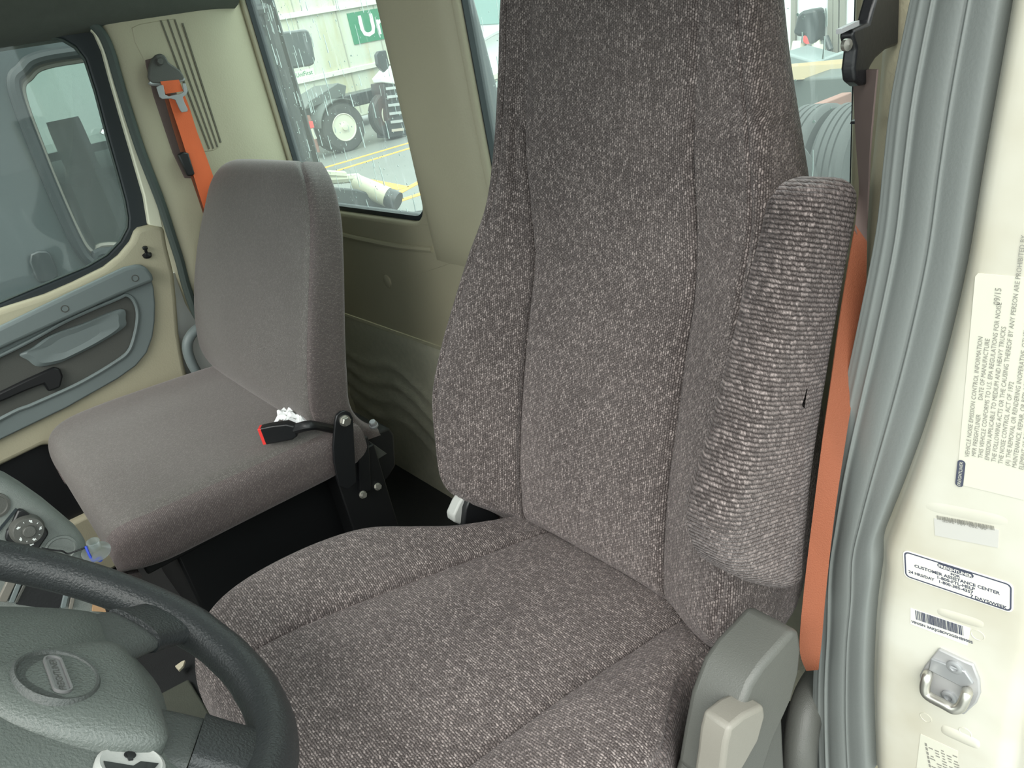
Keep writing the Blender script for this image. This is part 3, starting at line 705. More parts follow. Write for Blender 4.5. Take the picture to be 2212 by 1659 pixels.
if Nn[NS // 2, NT // 2][2] < 0: Nn = -Nn
yg = np.interp(np.linspace(0, len(crow) - 1, NS), np.arange(len(crow)), [r[0] for r in crow])[:, None]; rowt = np.linspace(0, len(crow) - 1, NS)[:, None]
tg = np.linspace(0, 20, NT)[None, :]; mm = .014
fadef = 1 / (1 + np.exp((rowt - 9.0) / .3))
disp = -(groove((tg - 7) * mm, .0019, .0050) + groove((tg - 13) * mm, .0019, .0050)) * fadef
disp += (groove((tg - 6.6) * mm, .004, .0018) + groove((tg - 13.4) * mm, .004, .0018)) * fadef
disp -= (groove((tg - 3.15) * .014, .0018, .0034) + groove((tg - 16.85) * .014, .0018, .0034))
disp += groove((tg - 16.6) * .014, .004, .0015) + groove((tg - 3.4) * .014, .004, .0015)
inside = 1 / (1 + np.exp((np.abs(tg - 10) - 2.9) / .12))
disp += groove(yg - .350, .005, .0014) * inside * 1 - groove(yg - .344, .003, .0012) * inside
disp -= groove((tg - 10.0) * .05, .0022, .0009) * (yg < .2)
disp += np.sin(yg * 420) * .0005 * np.exp(-((tg - 15.5) / 1.2) ** 2) * np.exp(-((yg - .22) / .06) ** 2)
P = P + Nn * disp[..., None]; UV = arc_uv(P)
cut = [0, int(7 / 20 * (NT - 1)), int(13 / 20 * (NT - 1)), NT - 1, int(3.15 / 20 * (NT - 1)), int(16.85 / 20 * (NT - 1))]
def cp(a, b, nm, m): grid_part(P[:, a:b + 1], UV[:, a:b + 1], nm, m, ds)
cp(cut[1], cut[2], 'cushion_panel', 'cloth_c'); cp(cut[4], cut[1], 'cushion_bolster', 'cloth_c'); cp(cut[2], cut[5], 'cushion_bolster', 'cloth_c')
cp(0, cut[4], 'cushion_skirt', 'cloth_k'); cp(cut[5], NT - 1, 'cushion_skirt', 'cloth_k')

# --- folded armrests (slabs standing beside the backrest)
def armrest(outl, X0, X1, n_round=.018):
    """outline in the YZ plane, rounded edges toward X1"""
    C = np.array(outl, float); S = smooth_path(np.c_[np.zeros(len(C)), C], 110, True)[:, 1:]; cc = S.mean(0)
    th = X1 - X0; prof = []
    for k in range(9):
        a = math.pi / 2 * k / 8; prof.append((n_round * (1 - math.sin(a)) if True else 0, X1 - math.copysign(n_round, th) * (1 - math.cos(a)) * 0 - math.copysign(n_round, th) * (1 - math.cos(math.pi / 2 - a))))
    # inward offset by normals
    d = np.roll(S, -1, 0) - np.roll(S, 1, 0); nr = np.c_[d[:, 1], -d[:, 0]]; nr /= np.linalg.norm(nr, axis=1, keepdims=True)
    if np.mean(((S - cc) * nr).sum(1)) < 0: nr = -nr
    R = [np.c_[np.full(len(S), X0), S - nr * .012], np.c_[np.full(len(S), X0 + th * .2), S]]
    for k in range(7):
        a = math.pi / 2 * k / 6
        R.append(np.c_[np.full(len(S), X1 - math.copysign(n_round, th) * (1 - math.sin(a))), S - nr * n_round * (1 - math.cos(a))])
    for q in (.85, .6, .3, .05):
        R.append(np.c_[np.full(len(S), X1 + math.copysign(.004, th) * (1 - q)), cc + (S - nr * n_round - cc) * q])
    return np.array(R)
ro = [atX(*p, -.295)[1:] for p in ((1852, 388), (1806, 392), (1772, 425), (1748, 520), (1703, 680), (1658, 850), (1612, 1010), (1578, 1110), (1572, 1180), (1596, 1240), (1650, 1272), (1722, 1276), (1742, 1200), (1764, 1000), (1804, 750), (1838, 560), (1860, 440))]
R = armrest(ro, -.345, -.292)
g = G(); Pg = np.concatenate([R, R[:, :1]], 1); g.grid(Pg)
# ribs run across the slab: u along the height
UVa = np.stack([Pg[..., 1] + Pg[..., 0], Pg[..., 2] * .93 + Pg[..., 1] * .36], 2)
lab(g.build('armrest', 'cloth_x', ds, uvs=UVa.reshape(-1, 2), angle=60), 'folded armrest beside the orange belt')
axis = [(s, c) for s, c in ((.10, -.36),)]
def bl(x, s, d): return B + V3(x, 0, 0) + BU * s + BN * d
lo = [(-.02, .115), (.012, .15), (.016, .25), (.010, .40), (-.002, .49), (-.03, .512), (-.07, .505), (-.09, .46), (-.09, .30), (-.085, .16), (-.06, .112)]
lo_yz = [(bl(0, s, d)[1], bl(0, s, d)[2]) for d, s in lo]
R = armrest(lo_yz, -.80, -.852)
xs_ = np.array([0.0])
for i in range(R.shape[0]):                                   # the slab leans in towards the head of the seat
    sv = (R[i, :, 2] - B[2]) / math.cos(A17); R[i, :, 0] += .050 * np.clip((sv - .14) / .36, 0, 1.1)
Pg = np.concatenate([R, R[:, :1]], 1); g = G(); g.grid(Pg)
UVa = np.stack([Pg[..., 1] + Pg[..., 0], Pg[..., 2] * .93 + Pg[..., 1] * .36], 2)
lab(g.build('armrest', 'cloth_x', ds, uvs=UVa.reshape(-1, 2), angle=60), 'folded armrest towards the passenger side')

# --- plastic covers, lever, base
XR = -.262
rc = [atX(*p, XR)[1:] for p in ((1622, 1480), (1650, 1437), (1690, 1392), (1716, 1362), (1728, 1362), (1733, 1400), (1728, 1450), (1712, 1510), (1672, 1600), (1640, 1700), (1560, 1720), (1575, 1640), (1592, 1560))]
side = G().prism([(XR, y, z) for y, z in rc], (-.048, 0, 0)); lab(side.build('side_cover', 'grey_dk', ds, bevel=.007, seg=3), 'dark grey plastic side cover')
fr_ = [atX(*p, -.325)[1:] for p in ((1545, 1432), (1530, 1470), (1500, 1492), (1482, 1525), (1462, 1590), (1440, 1660), (1420, 1760), (1560, 1800), (1610, 1600), (1600, 1480))]
G().prism([(-.318, y, z) for y, z in fr_], (.040, 0, 0)).build('front_cover', 'grey_dk', ds, bevel=.006, seg=3)
XL = -.252
lv = [atX(*p, XL)[1:] for p in ((1578, 1572), (1610, 1545), (1652, 1524), (1655, 1545), (1640, 1600), (1612, 1650), (1570, 1720), (1545, 1760), (1562, 1660), (1568, 1610))]
lab(G().prism([(XL, y, z) for y, z in lv], (-.026, 0, 0)).build('recliner_lever', 'grey_lt', ds, bevel=.004, seg=3), 'light grey recliner lever')
G().prism([atX(*p, -.285) for p in ((1545, 1548), (1566, 1556), (1562, 1568), (1542, 1558))], (.012, 0, 0)).build('lever_slot', 'blackm', ds)
# pale crescent cover and black bracket on the far side of the seat
cr_ = [atX(*p, -.835)[1:] for p in ((992, 1052), (975, 1078), (963, 1105), (965, 1118), (986, 1126), (1010, 1130), (996, 1100), (1000, 1068))]
lab(G().prism([(-.835, y, z) for y, z in cr_], (.02, 0, 0)).build('recliner_cover', 'grey_pale', ds, bevel=.003), 'pale grey recliner cover')
cr_ = [atX(*p, -.825)[1:] for p in ((1000, 1062), (1012, 1065), (1060, 1105), (1060, 1140), (985, 1140), (990, 1090))]
G().prism([(-.825, y, z) for y, z in cr_], (.02, 0, 0)).build('recliner_bracket', 'black', ds, bevel=.002)
P_ = [(-.80, .09), (-.38, .09), (-.36, .44), (-.80, .44)]
G().prism([(x, y, .22) for x, y in P_], (0, 0, .16)).build('suspension_frame', 'black', ds, bevel=.01)
for k in range(4):
    G().prism([(x + (.006 if k % 2 else 0) * (1 if x < -.6 else -1), y, .05 + .042 * k) for x, y in P_], (0, 0, .042)).build('bellows', 'blackm', ds, bevel=.008)
G().box((-.59, .27, .025), (.40, .42, .05)).build('seat_base', 'blackm', ds, bevel=.004)

# driver's belt: webbing, guide loop and height bracket
db = thing('driver_seat_belt', 'faded orange-brown seat belt hanging from the black pillar guide beside the driver seat', 'seat belt', (-.27, .46, .54))
le_ = [atX(1843, 150, -.292), atX(1850, 300, -.292), atX(1857, 400, -.29), atX(1853, 445, -.288), atX(1838, 540, -.287), atX(1815, 680, -.286), atX(1798, 800, -.284), atX(1775, 960, -.282), atX(1755, 1120, -.280), atX(1736, 1280, -.278), atX(1727, 1400, -.276), atX(1742, 1448, -.276)]
re_ = [atX(1896, 150, -.262), atX(1882, 300, -.268), atX(1877, 400, -.274), atX(1874, 470, -.277), atX(1871, 580, -.279), atX(1867, 680, -.276), atX(1850, 800, -.272), atX(1825, 960, -.268), atX(1802, 1120, -.264), atX(1784, 1280, -.262), atX(1775, 1380, -.262), atX(1768, 1446, -.262)]
La, Lb = smooth_path(le_, 80), smooth_path(re_, 80)
def ribbon(La, Lb, name, m, par, th=.0012, i0=0, i1=None):
    La, Lb = La[i0:i1], Lb[i0:i1]; nn = np.cross(np.gradient(La, axis=0), Lb - La); nn /= np.linalg.norm(nn, axis=1, keepdims=True)
    ps = [La + nn * th / 2] + [La * (1 - u) + Lb * u + nn * (th / 2) for u in (.03, .25, .5, .75, .97)] + [Lb + nn * th / 2, Lb - nn * th / 2] + [La * (1 - u) + Lb * u - nn * th / 2 for u in (.97, .5, .03)] + [La - nn * th / 2]
    g = G(); g.grid(np.stack(ps, 1), True); return g.build(name, m, par, angle=50)
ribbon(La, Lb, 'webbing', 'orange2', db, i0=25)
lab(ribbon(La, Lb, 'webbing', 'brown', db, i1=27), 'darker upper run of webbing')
bk = [atX(*p, -.285) for p in ((1868, -20), (1855, 25), (1848, 52), (1815, 66), (1811, 80), (1820, 108), (1815, 150), (1818, 176), (1832, 187), (1848, 184), (1850, 150), (1862, 130), (1885, 110), (1912, 100), (1915, -20))]
G().prism(bk, (.010, 0, 0)).build('belt_guide', 'black', db, bevel=.004, seg=3)
G().bar(atX(1812, 68, -.274), atX(1850, 50, -.274), .004, .003).build('guide_loop', 'zinc', db)
G().lathe(atX(1830, 97, -.275), (1, -.3, 0), [(.004, -.002), (.004, .001), (0, .002)], 12).build('rivet', 'steel', db)
G().prism([atX(*p, -.30) for p in ((1838, 262), (1848, 255), (1850, 262), (1848, 268), (1836, 268))], (.01, 0, 0)).build('clip', 'black', db)

# grab handle at the foot of the driver's door
gh = [atY(1840, 1400, .68), atY(1805, 1436, .625), atY(1772, 1470, .585), atY(1746, 1520, .545), atY(1732, 1585, .52), atY(1727, 1659, .505), atY(1722, 1780, .50), atY(1735, 1860, .52)]
o = G().tube(smooth_path(gh, 50), .0185, 16).build('grab_handle', 'grey_dk'); tag(o, 'dark grey vinyl grab handle bending down beside the driver door seal', 'handle', )

# ================================================================== PASSENGER SEAT
PB = V3(-1.571, .455, .463)
ps = thing('passenger_seat', 'grey-brown cloth passenger seat with plain tapered back, beside the passenger door', 'seat', (-1.57, .28, 0))
rows = [(-.06, .285, -.07, .0, .10), (-.03, .302, .0, .0, .11), (.02, .313, .038, 0, .11), (.09, .319, .048, 0, .11), (.17, .320, .046, -.002, .105), (.25, .314, .038, -.004, .10),
        (.32, .303, .026, -.010, .095), (.38, .288, .014, -.015, .09), (.425, .268, .006, -.020, .085), (.455, .243, -.002, -.022, .08), (.475, .212, -.012, -.024, .075), (.487, .175, -.026, -.024, .07), (.490, .14, -.046, -.024, .065)]
K = []
for (s, hw, d, c, th) in rows:
    half = [(hw - .055, d - th), (hw - .022, d - th * .86), (hw - .006, d - th * .45), (hw, d - .016), (hw - .012, d - .002), (hw * .82, d + .004), (hw * .5, d + .008)]
    row = [(-x, q) for x, q in half] + [(0, d + .009)] + [(x, q) for x, q in half[::-1]]
    K.append([PB + V3(c + x, 0, 0) + BU * s + BN * q for x, q in row])
P = dense(K, 120, 121); Nn = gnormals(P)
if np.dot(Nn[60, 60], BN) < 0: Nn = -Nn
tg = np.linspace(0, 14, 121)[None, :] * np.ones((120, 1))
P = P + Nn * (-(groove((tg - 10.35) * .013, .003, .0035) + groove((tg - 3.65) * .013, .003, .0035)))[..., None]
UV = arc_uv(P); a_, b_ = int(3.65 / 14 * 120), int(10.35 / 14 * 120)
grid_part(P[:, a_:b_ + 1], UV[:, a_:b_ + 1], 'backrest', 'cloth_p', ps)
grid_part(P[:, :a_ + 1], UV[:, :a_ + 1], 'back_side', 'cloth_side', ps); grid_part(P[:, b_:], UV[:, b_:], 'back_side', 'cloth_side', ps)
g = G(); g.grid(np.stack([P[:, 0], P[:, 0] * .5 + P[:, -1] * .5, P[:, -1]], 1)); g.build('back_shell', 'black', ps)
crow = [(.52, .435, .30, .10), (.48, .452, .312, .115), (.43, .457, .318, .12), (.36, .461, .323, .12), (.27, .465, .327, .12), (.18, .469, .328, .122), (.11, .470, .324, .122), (.07, .465, .312, .115), (.046, .452, .296, .10), (.034, .43, .282, .08), (.031, .40, .275, .05), (.038, .365, .27, .02), (.06, .342, .26, .004)]
K = []
for (y, z, hw, dp) in crow:
    half = [(hw - .045, -dp), (hw - .008, -dp * .80), (hw + .001, -dp * .4), (hw - .004, -.018), (hw - .024, -.004), (hw * .8, 0), (hw * .4, .002)]
    row = [(-x, q) for x, q in half] + [(0, .002)] + [(x, q) for x, q in half[::-1]]
    K.append([V3(-1.571 + x + .03 * max(0, y - .2), y, z + q) for x, q in row])
P = dense(K, 120, 121); Nn = gnormals(P)
if Nn[60, 60][2] < 0: Nn = -Nn
rowt = np.linspace(0, 12, 120)[:, None]; tg = np.linspace(0, 14, 121)[None, :]
P = P + Nn * (-(groove((tg - 10.3) * .016, .003, .0035) + groove((tg - 3.7) * .016, .003, .0035)) / (1 + np.exp((rowt - 6.3) / .25)))[..., None]
UV = arc_uv(P); a_, b_ = int(3.7 / 14 * 120), int(10.3 / 14 * 120)
grid_part(P[:, a_:b_ + 1], UV[:, a_:b_ + 1], 'cushion', 'cloth_p', ps)
grid_part(P[:, :a_ + 1], UV[:, :a_ + 1], 'cushion_side', 'cloth_side', ps); grid_part(P[:, b_:], UV[:, b_:], 'cushion_side', 'cloth_side', ps)
G().box((-1.571, .28, .335), (.50, .42, .03)).build('seat_pan', 'blackm', ps, bevel=.004)
G().box((-1.60, .31, .165), (.44, .36, .31)).build('seat_base', 'blackm', ps, bevel=.006)
XH = -1.232
hb = [atX(*p, XH) for p in ((724, 912), (728, 897), (736, 890), (746, 887), (757, 891), (763, 902), (766, 960), (770, 1042), (752, 1058), (733, 1050), (722, 1000), (720, 965))]
G().prism(hb, (-.007, 0, 0)).build('hinge_bracket', 'black', ps, bevel=.0015)
def hexbolt(c, ax, r, h, name='bolt', m='steel', par=None):
    g = G(); g.lathe(c, ax, [(r * 1.15, 0), (r * 1.15, h * .3)], 20); g.lathe(np.array(c) + np.array(ax) * h * .3, ax, [(r, 0), (r, h * .5), (r * .82, h * .7), (0, h * .7)], 6); return g.build(name, m, par, angle=20)
hexbolt(atX(744, 908, XH), V3(1, 0, 0), .0098, .012, 'hinge_bolt', 'steel', ps)
hexbolt(atX(783, 1068, -1.25), V3(1, 0, .2), .007, .010, 'frame_bolt', 'steel', ps)
hexbolt(atX(815, 1051, -1.27), V3(1, 0, .3), .007, .010, 'frame_bolt', 'steel', ps)
hexbolt(atX(808, 920, -1.28), V3(.3, -.2, 1), .008, .014, 'frame_bolt', 'zinc', ps)
G().prism([atX(*p, -1.300) for p in ((772, 948), (800, 940), (842, 924), (852, 940), (856, 1005), (838, 1036), (795, 1062), (772, 1045))], (-.06, 0, 0)).build('belt_reel_cover', 'black', ps, bevel=.005)
G().prism([atX(*p, -1.296) for p in ((797, 952), (836, 980), (804, 1000))], (-.006, 0, 0)).build('reel_gloss_facet', 'grey_dk', ps, bevel=.001)  # gloss on the cover's facet put in as a lighter grey piece
G().prism([atX(*p, -1.262) for p in ((768, 952), (796, 944), (800, 1000), (802, 1062), (778, 1064), (775, 1000))], (-.012, 0, 0)).build('hinge_strap', 'black', ps, bevel=.002)
G().prism([(-1.33, .44, 0), (-1.27, .44, 0), (-1.27, .54, 0), (-1.33, .54, 0)], (0, 0, .37)).build('seat_post', 'blackm', ps, bevel=.003)

# buckle lying on the passenger cushion
a, b = atZ(569, 939, .488), atZ(641, 926, .488); ax = _n(b - a); axn = _n(np.cross((0, 0, 1), ax))
bkx = V3(*(a + b) / 2); t_ = thing('seat_belt_buckle', 'black seat belt buckle with red button lying on the passenger cushion', 'buckle', (*bkx[:2], .468))
pr = [(-1, -.018), (-1, .018), (-.2, .019), (.6, .017), (1, .010), (1, -.012), (.6, -.018)]
hl = np.linalg.norm(b - a) / 2
body = [bkx + ax * hl * u + V3(0, 0, v) - axn * .009 for u, v in pr]
G().prism(body, axn * .018).build('housing', 'black', t_, bevel=.003, seg=3)
end = bkx - ax * (hl + .0004)
G().box(end, (.007, .0175, .034), ax, axn, V3(0, 0, 1)).build('release_button', 'red', t_, bevel=.0008)
G().box(end - ax * .0006 - V3(0, 0, -.003) + axn * .003, (.002, .004, .020), ax, axn, V3(0, 0, 1)).build('slot', 'blackm', t_)
c2 = atX(722, 928, -1.262)
G().tube(smooth_path([bkx + ax * hl * .9, bkx + ax * (hl + .03) + V3(0, 0, .001), c2], 12), [.010] * 6 + [.0085] * 6, 10).build('stalk', 'black', t_)
# crumpled tissue
tc_ = atZ(642, 893, .484); n1, n2 = 22, 16; P = np.zeros((n1, n2, 3))
e1 = _n(atZ(690, 905, .49) - atZ(600, 895, .49)); e2 = V3(-e1[1], e1[0], 0)
ph = rng.uniform(0, 6, 12)
for i in range(n1):
    for j in range(n2):
        u = (i / (n1 - 1) - .5); v = (j / (n2 - 1) - .5)
        hgt = .55 * (.009 * math.sin(u * 17 + ph[0] + v * 6) + .007 * math.sin(v * 21 + ph[1] - u * 9) + .005 * abs(math.sin(u * 31 + v * 24 + ph[2]))) - .03 * (u * u + v * v)
        P[i, j] = tc_ + e1 * (u * (.088 + .012 * math.sin(v * 9 + ph[3]))) + e2 * (v * (.055 + .012 * math.sin(u * 13 + ph[4]))) + V3(0, 0, hgt + .004)
P[..., 2] = np.maximum(P[..., 2], .4715)
g = G(); g.grid(P); g.grid(P[:, ::-1] - [0, 0, .0012]); tag(g.build('tissue', 'paper', smooth=True, angle=18), 'crumpled white tissue lying by the black buckle on the passenger cushion', 'tissue')

# passenger's orange belt on the pillar
XW = -1.895
pbt = thing('passenger_seat_belt', 'bright orange seat belt on the pillar behind the passenger seat', 'seat belt', atX(370, 240, XW))
cv = [atX(*p, XW + .004) for p in ((334, 119), (344, 116), (354, 121), (362, 136), (386, 152), (396, 168), (394, 176), (350, 184), (325, 181), (317, 168), (319, 146), (325, 128))]
G().prism(cv, (.012, 0, 0)).build('guide_cover', 'grey_dk', pbt, bevel=.004, seg=3)
hexbolt(atX(344, 133, XW + .016), V3(1, 0, 0), .008, .010, 'guide_bolt', 'grey_dk', pbt)
bar_ = [atX(*p, XW + .012) for p in ((322, 178), (330, 182), (360, 180), (392, 173), (396, 169))]
G().tube(smooth_path(bar_, 14), .004, 8).build('guide_bar', 'zinc', pbt)
def strap(le, re, X, name, m, lbl=None, n=40):
    La = smooth_path([atX(*p, X) for p in le], n); Lb = smooth_path([atX(*p, X + .002) for p in re], n)
    o = ribbon(La, Lb, name, m, pbt); 
    if lbl: lab(o, lbl)
strap([(346, 176), (352, 190), (358, 203)], [(386, 172), (391, 184), (396, 197)], XW + .018, 'webbing_loop', 'orange', n=12)
strap([(352, 200), (360, 230), (376, 285), (392, 335), (408, 372), (425, 420), (445, 480)], [(366, 198), (378, 235), (396, 290), (412, 335), (424, 370), (440, 420), (460, 480)], XW + .004, 'webbing', 'orange2', 'back run of webbing with shade put into its colour')  # shadowed fold of the belt painted as a separate darker strip
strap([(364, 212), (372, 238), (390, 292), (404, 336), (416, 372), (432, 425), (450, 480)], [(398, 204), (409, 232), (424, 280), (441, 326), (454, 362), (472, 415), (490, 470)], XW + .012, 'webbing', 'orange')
# latch tongue
to = [atX(*p, XW + .022) for p in ((337, 188), (345, 184), (352, 184), (356, 205), (364, 208), (390, 202), (396, 198), (393, 180), (400, 180), (405, 196), (402, 204), (394, 210), (398, 222), (405, 236), (404, 241), (392, 243), (388, 238), (378, 216), (368, 213), (350, 214), (344, 210))]
G().prism(to, (.003, 0, 0)).build('latch_tongue', 'zinc', pbt, bevel=.0008)
sp_ = [atX(*p, XW + .006) for p in ((381, 334), (392, 328), (404, 330), (418, 376), (412, 380), (402, 380))]
G().prism(sp_, (.012, 0, 0)).build('belt_stop', 'black', pbt, bevel=.003)

# grey handle between the passenger door and seat
gh = [atX(*p, -1.90 + .02) for p in ((468, 704), (446, 702), (424, 712), (408, 732), (405, 756), (414, 784), (430, 812), (452, 850))]
gh[0] = gh[0] + V3(-.02, .0, 0)
o = G().tube(smooth_path(gh, 40), .0125, 14).build('grab_handle', 'grey'); tag(o, 'grey looped grab handle between the passenger door and the passenger seat', 'handle')

# ================================================================== STEERING WHEEL
AW = math.radians(40); W0 = V3(-.595, -.121, .754); WN = V3(0, math.sin(AW), math.cos(AW)); WU = V3(0, math.cos(AW), -math.sin(AW)); WX = V3(1, 0, 0)
def wp(x, b, d): return W0 + WX * x + WU * b + WN * d
def wl(px, py, d=0):
    r = ray(px, py); p0 = W0 + WN * d; q = CAM + r * (np.dot(p0 - CAM, WN) / np.dot(r, WN)) - W0; return q[0], float(q @ WU)
sw = thing('steering_wheel', 'dark grey four-spoke steering wheel with oval centre emblem in the foreground', 'steering wheel', W0 - WN * .3)
RW = .246
path = []; rad = []
for k in range(120):
    a = 2 * math.pi * k / 120; ang = (math.degrees(a) + 180) % 360 - 180
    bump = sum(math.exp(-((ang - s) / 9) ** 2) for s in (-29, 29, 125, -125))
    path.append(wp(RW * math.sin(a), RW * math.cos(a), 0)); rad.append(.0192 + .0012 * bump + .0006 * max(0, math.sin(a * 26)) * (abs(ang) < 26))
G().tube(path, rad, 20, True).build('rim', 'leather', sw)
def spoke(ang, r0, r1, w0, w1, w2, th, d0, name, m):
    a = math.radians(ang); dx, db = math.sin(a), math.cos(a); tx, tb = db, -dx
    R = []
    for k in range(15):
        t = k / 14; r = r0 + (r1 - r0) * t; wd = (1 - t) ** 2 * w0 + 2 * t * (1 - t) * w1 + t * t * w2; wd += (w2 * .5) * max(0, (t - .72) / .28) ** 2 * (name == 'spoke')
        d = d0 * (1 - t) ** 1.5; ring = []
        for q in range(16):
            an = 2 * math.pi * q / 16; cx_ = math.copysign(abs(math.cos(an)) ** .7, math.cos(an)) * wd / 2; cz = math.copysign(abs(math.sin(an)) ** .7, math.sin(an)) * th / 2 * (1 - .25 * t)
            ring.append(wp(dx * r + tx * cx_, db * r + tb * cx_, d + cz))
        R.append(ring)
    g = G(); g.grid(np.array(R), True); g._add(R[0], [list(range(16))]); g._add(R[-1], [list(range(16))]); g.build(name, m, sw, angle=60)
for an in (-29, 29):
    spoke(an, .186, .243, .068, .062, .076, .026, .001, 'spoke', 'leather')
    spoke(an * 1.02, .11, .1855, .082, .074, .068, .024, -.008, 'spoke_root', 'leather3')
for an in (-125, 125):
    spoke(an, .10, .243, .070, .045, .060, .030, .006, 'spoke', 'leather')
def dome(outline, c, d_edge, d_top, skirt, name, m, pw=2.0, n=72, nr=12, bevel_r=.06):
    O = smooth_path([(x, b, 0) for x, b in outline], n, True)[:, :2]; c = np.array(c); R = []
    for k in range(nr + 1):
        t = k / nr
        R.append([wp(*(c + (o - c) * t), d_edge + (d_top - d_edge) * (1 - t ** pw) + .004 * (1 - t ** 10)) for o in O])
    for (t, dz) in ((1.012, -.004), (1.012, -skirt)): R.append([wp(*(c + (o - c) * t), d_edge + dz) for o in O])
    g = G(); g.grid(np.array(R), True); return g.build(name, m, sw, angle=45)
half = [(0, .163), (.05, .156), (.072, .148), (.10, .152), (.128, .148), (.138, .12), (.137, .06), (.13, 0), (.112, -.06), (.07, -.095), (0, -.108)]
hub = half + [(-x, b) for x, b in half[-2:0:-1]]
dome(hub, (0, .03), -.004, .016, .045, 'hub_cover', 'leather2', 3.0)
e0 = np.array(wl(124, 1456, .032))
hp_ = [(.0, -.046), (.030, -.032), (.056, .004), (.070, .042), (.066, .064), (.036, .070), (0, .072)]
hp_ = hp_ + [(-x, b) for x, b in hp_[-2:0:-1]]
dome([(e0[0] + x, e0[1] + b) for x, b in hp_], (e0[0], e0[1] + .02), .019, .0275, .012, 'horn_pad', 'leather2', 4.5)
el = [(.0345 * math.cos(2 * math.pi * k / 40), .0275 * math.sin(2 * math.pi * k / 40)) for k in range(40)]
g = G(); dz = .0300
R_ = [[wp(e0[0] + x * f_, e0[1] + b * f_, dz + h_) for x, b in el] for f_, h_ in ((1.06, -.008), (1.05, .0012), (1.0, .0030), (.95, .0026), (.91, .0004), (.0, .0012))]
g.grid(np.array(R_), True); em = g.build('emblem', 'leather3', sw, angle=45)
bdp = [wp(e0[0] + x, e0[1] + b, dz + .0012) for x, b in rrect(.050, .0125, .006)]
bdi = [wp(e0[0] + x, e0[1] + b, dz + .0012) for x, b in rrect(.0475, .0100, .0048)]
G().plate(bdp, [bdi], WN * .0022).build('emblem_rim', 'emblem', em)
G().prism(bdi, WN * .0006).build('emblem_band', 'emblem', em)
g = G(); text_geo(g, 'FREIGHTLINER', .0066, wp(e0[0], e0[1] + .0024, dz + .0020), -WX, -WU, 'CENTER', depth=.0002); g.build('emblem_lettering', 'grey_dk', em)
bc = wl(283, 1650, .012)
g = G(); g.lathe(wp(bc[0], bc[1], .010), WN, [(.0225, -.006), (.0225, .002), (.020, .0035), (.018, .0025), (0, .0030)], 32); btn = g.build('button', 'grey_pale', sw)
hx = [(-.004, -.017), (.006, -.017), (.017, -.004), (.017, .006), (.004, .017), (.0, .006), (.004, .0)]
G().prism([wp(bc[0] + x, bc[1] + b, .0128) for x, b in hx], WN * .0006).build('button_insert', 'black', btn)
g = G(); g.box(wp(bc[0] - .006, bc[1], .0135), (.008, .003, .001), WX, WU, WN); g.lathe(wp(bc[0] - .008, bc[1] + .001, .013), WN, [(.004, 0), (.004, .0006), (0, .0006)], 12); g.build('button_icon', 'black', btn)
G().tube([W0 - WN * .02, W0 - WN * .12, W0 - WN * .30], [.05, .045, .045], 20).build('column', 'grey_dk', sw)

# ================================================================== DASHBOARD WING
XD_ = -1.0
da = thing('dashboard', 'grey plastic dashboard wing with a rotary knob beside the steering wheel', 'dashboard', (-1.1, -.2, .30))
dp = [(-.55, .88), (-.30, .83), (-.12, .767)] + yz([(0, 1030), (50, 1060), (100, 1095), (140, 1128), (172, 1155), (188, 1175), (197, 1210), (205, 1260)], XD_) + [(-.015, .42), (-.03, .0), (-.55, .0)]
G().prism([(XD_, y, z) for y, z in dp], (-.05, 0, 0)).build('panel', 'dash', da, bevel=.014, seg=4)
G().box((-1.5, -.78, .42), (.9, .36, .84)).build('main_panel', 'dash', da, bevel=.03, seg=3)
G().box((-.55, -.78, .42), (.9, .36, .80)).build('cluster_panel', 'dash', da, bevel=.03, seg=3)
bz = [atX(*p, XD_ - .003) for p in ((37, 1096), (46, 1096), (66, 1109), (99, 1138), (103, 1146), (100, 1153), (83, 1178), (72, 1182), (14, 1165), (9, 1160), (13, 1142), (20, 1133))]
bez = G().prism(bz, (.009, 0, 0)).build('knob_bezel', 'black', da, bevel=.002)
kc = atX(58, 1143, XD_ + .006); kx = _n(V3(1, .10, .18))
kn = G().lathe(kc, kx, [(.0185, -.003), (.0185, .002), (.0165, .006), (.0165, .012), (.0155, .0135), (.007, .0135), (.0068, .0185), (.006, .0195), (0, .0195)], 36).build('knob', 'grey_dk', da)
ku = _n(np.cross((0, 1, 0), kx)); kv = np.cross(kx, ku); g = G(); g2 = G()
for k in range(9):
    a = math.radians(-70 + 36 * k); rr0 = .0122; c = kc + kx * .0138 + (ku * math.cos(a) + kv * math.sin(a)) * rr0; er = ku * math.cos(a) + kv * math.sin(a); et = np.cross(kx, er)
    if k % 2 == 0:
        g.lathe(c, kx, [(.0012, 0), (.0012, .0003), (0, .0003)], 8); g.box(c + er * .0002 + et * .0016, (.0022, .0008, .0005), er, et, kx); g.box(c - er * .0014 - et * .0006, (.0008, .0022, .0005), er, et, kx)
    else: g.box(c, (.0018, .0006, .0005), er, et, kx)
g.build('knob_marks', 'mark', kn)
G().box(kc + kx * .010 + V3(0, -.004, -.0175), (.003, .004, .003)).build('knob_pointer', 'mark', kn)
G().bar(atX(-40, 1190, XD_ + .0005), atX(36, 1099, XD_ + .0005), .003, .002, (1, 0, 0)).build('panel_seam', 'gasket', da)
G().lathe(atX(-12, 1092, XD_), (1, 0, 0), [(.016, -.002), (.016, .002), (.013, .0025), (.012, .0005), (0, .0005)], 24).build('round_vent', 'grey_dk', da)
G().lathe(atX(131, 1186, XD_), (1, 0, 0), [(.0185, -.002), (.0185, .0018), (.016, .0026), (.0145, .0012), (0, .0016)], 28).build('blank_plug', 'dash', da)
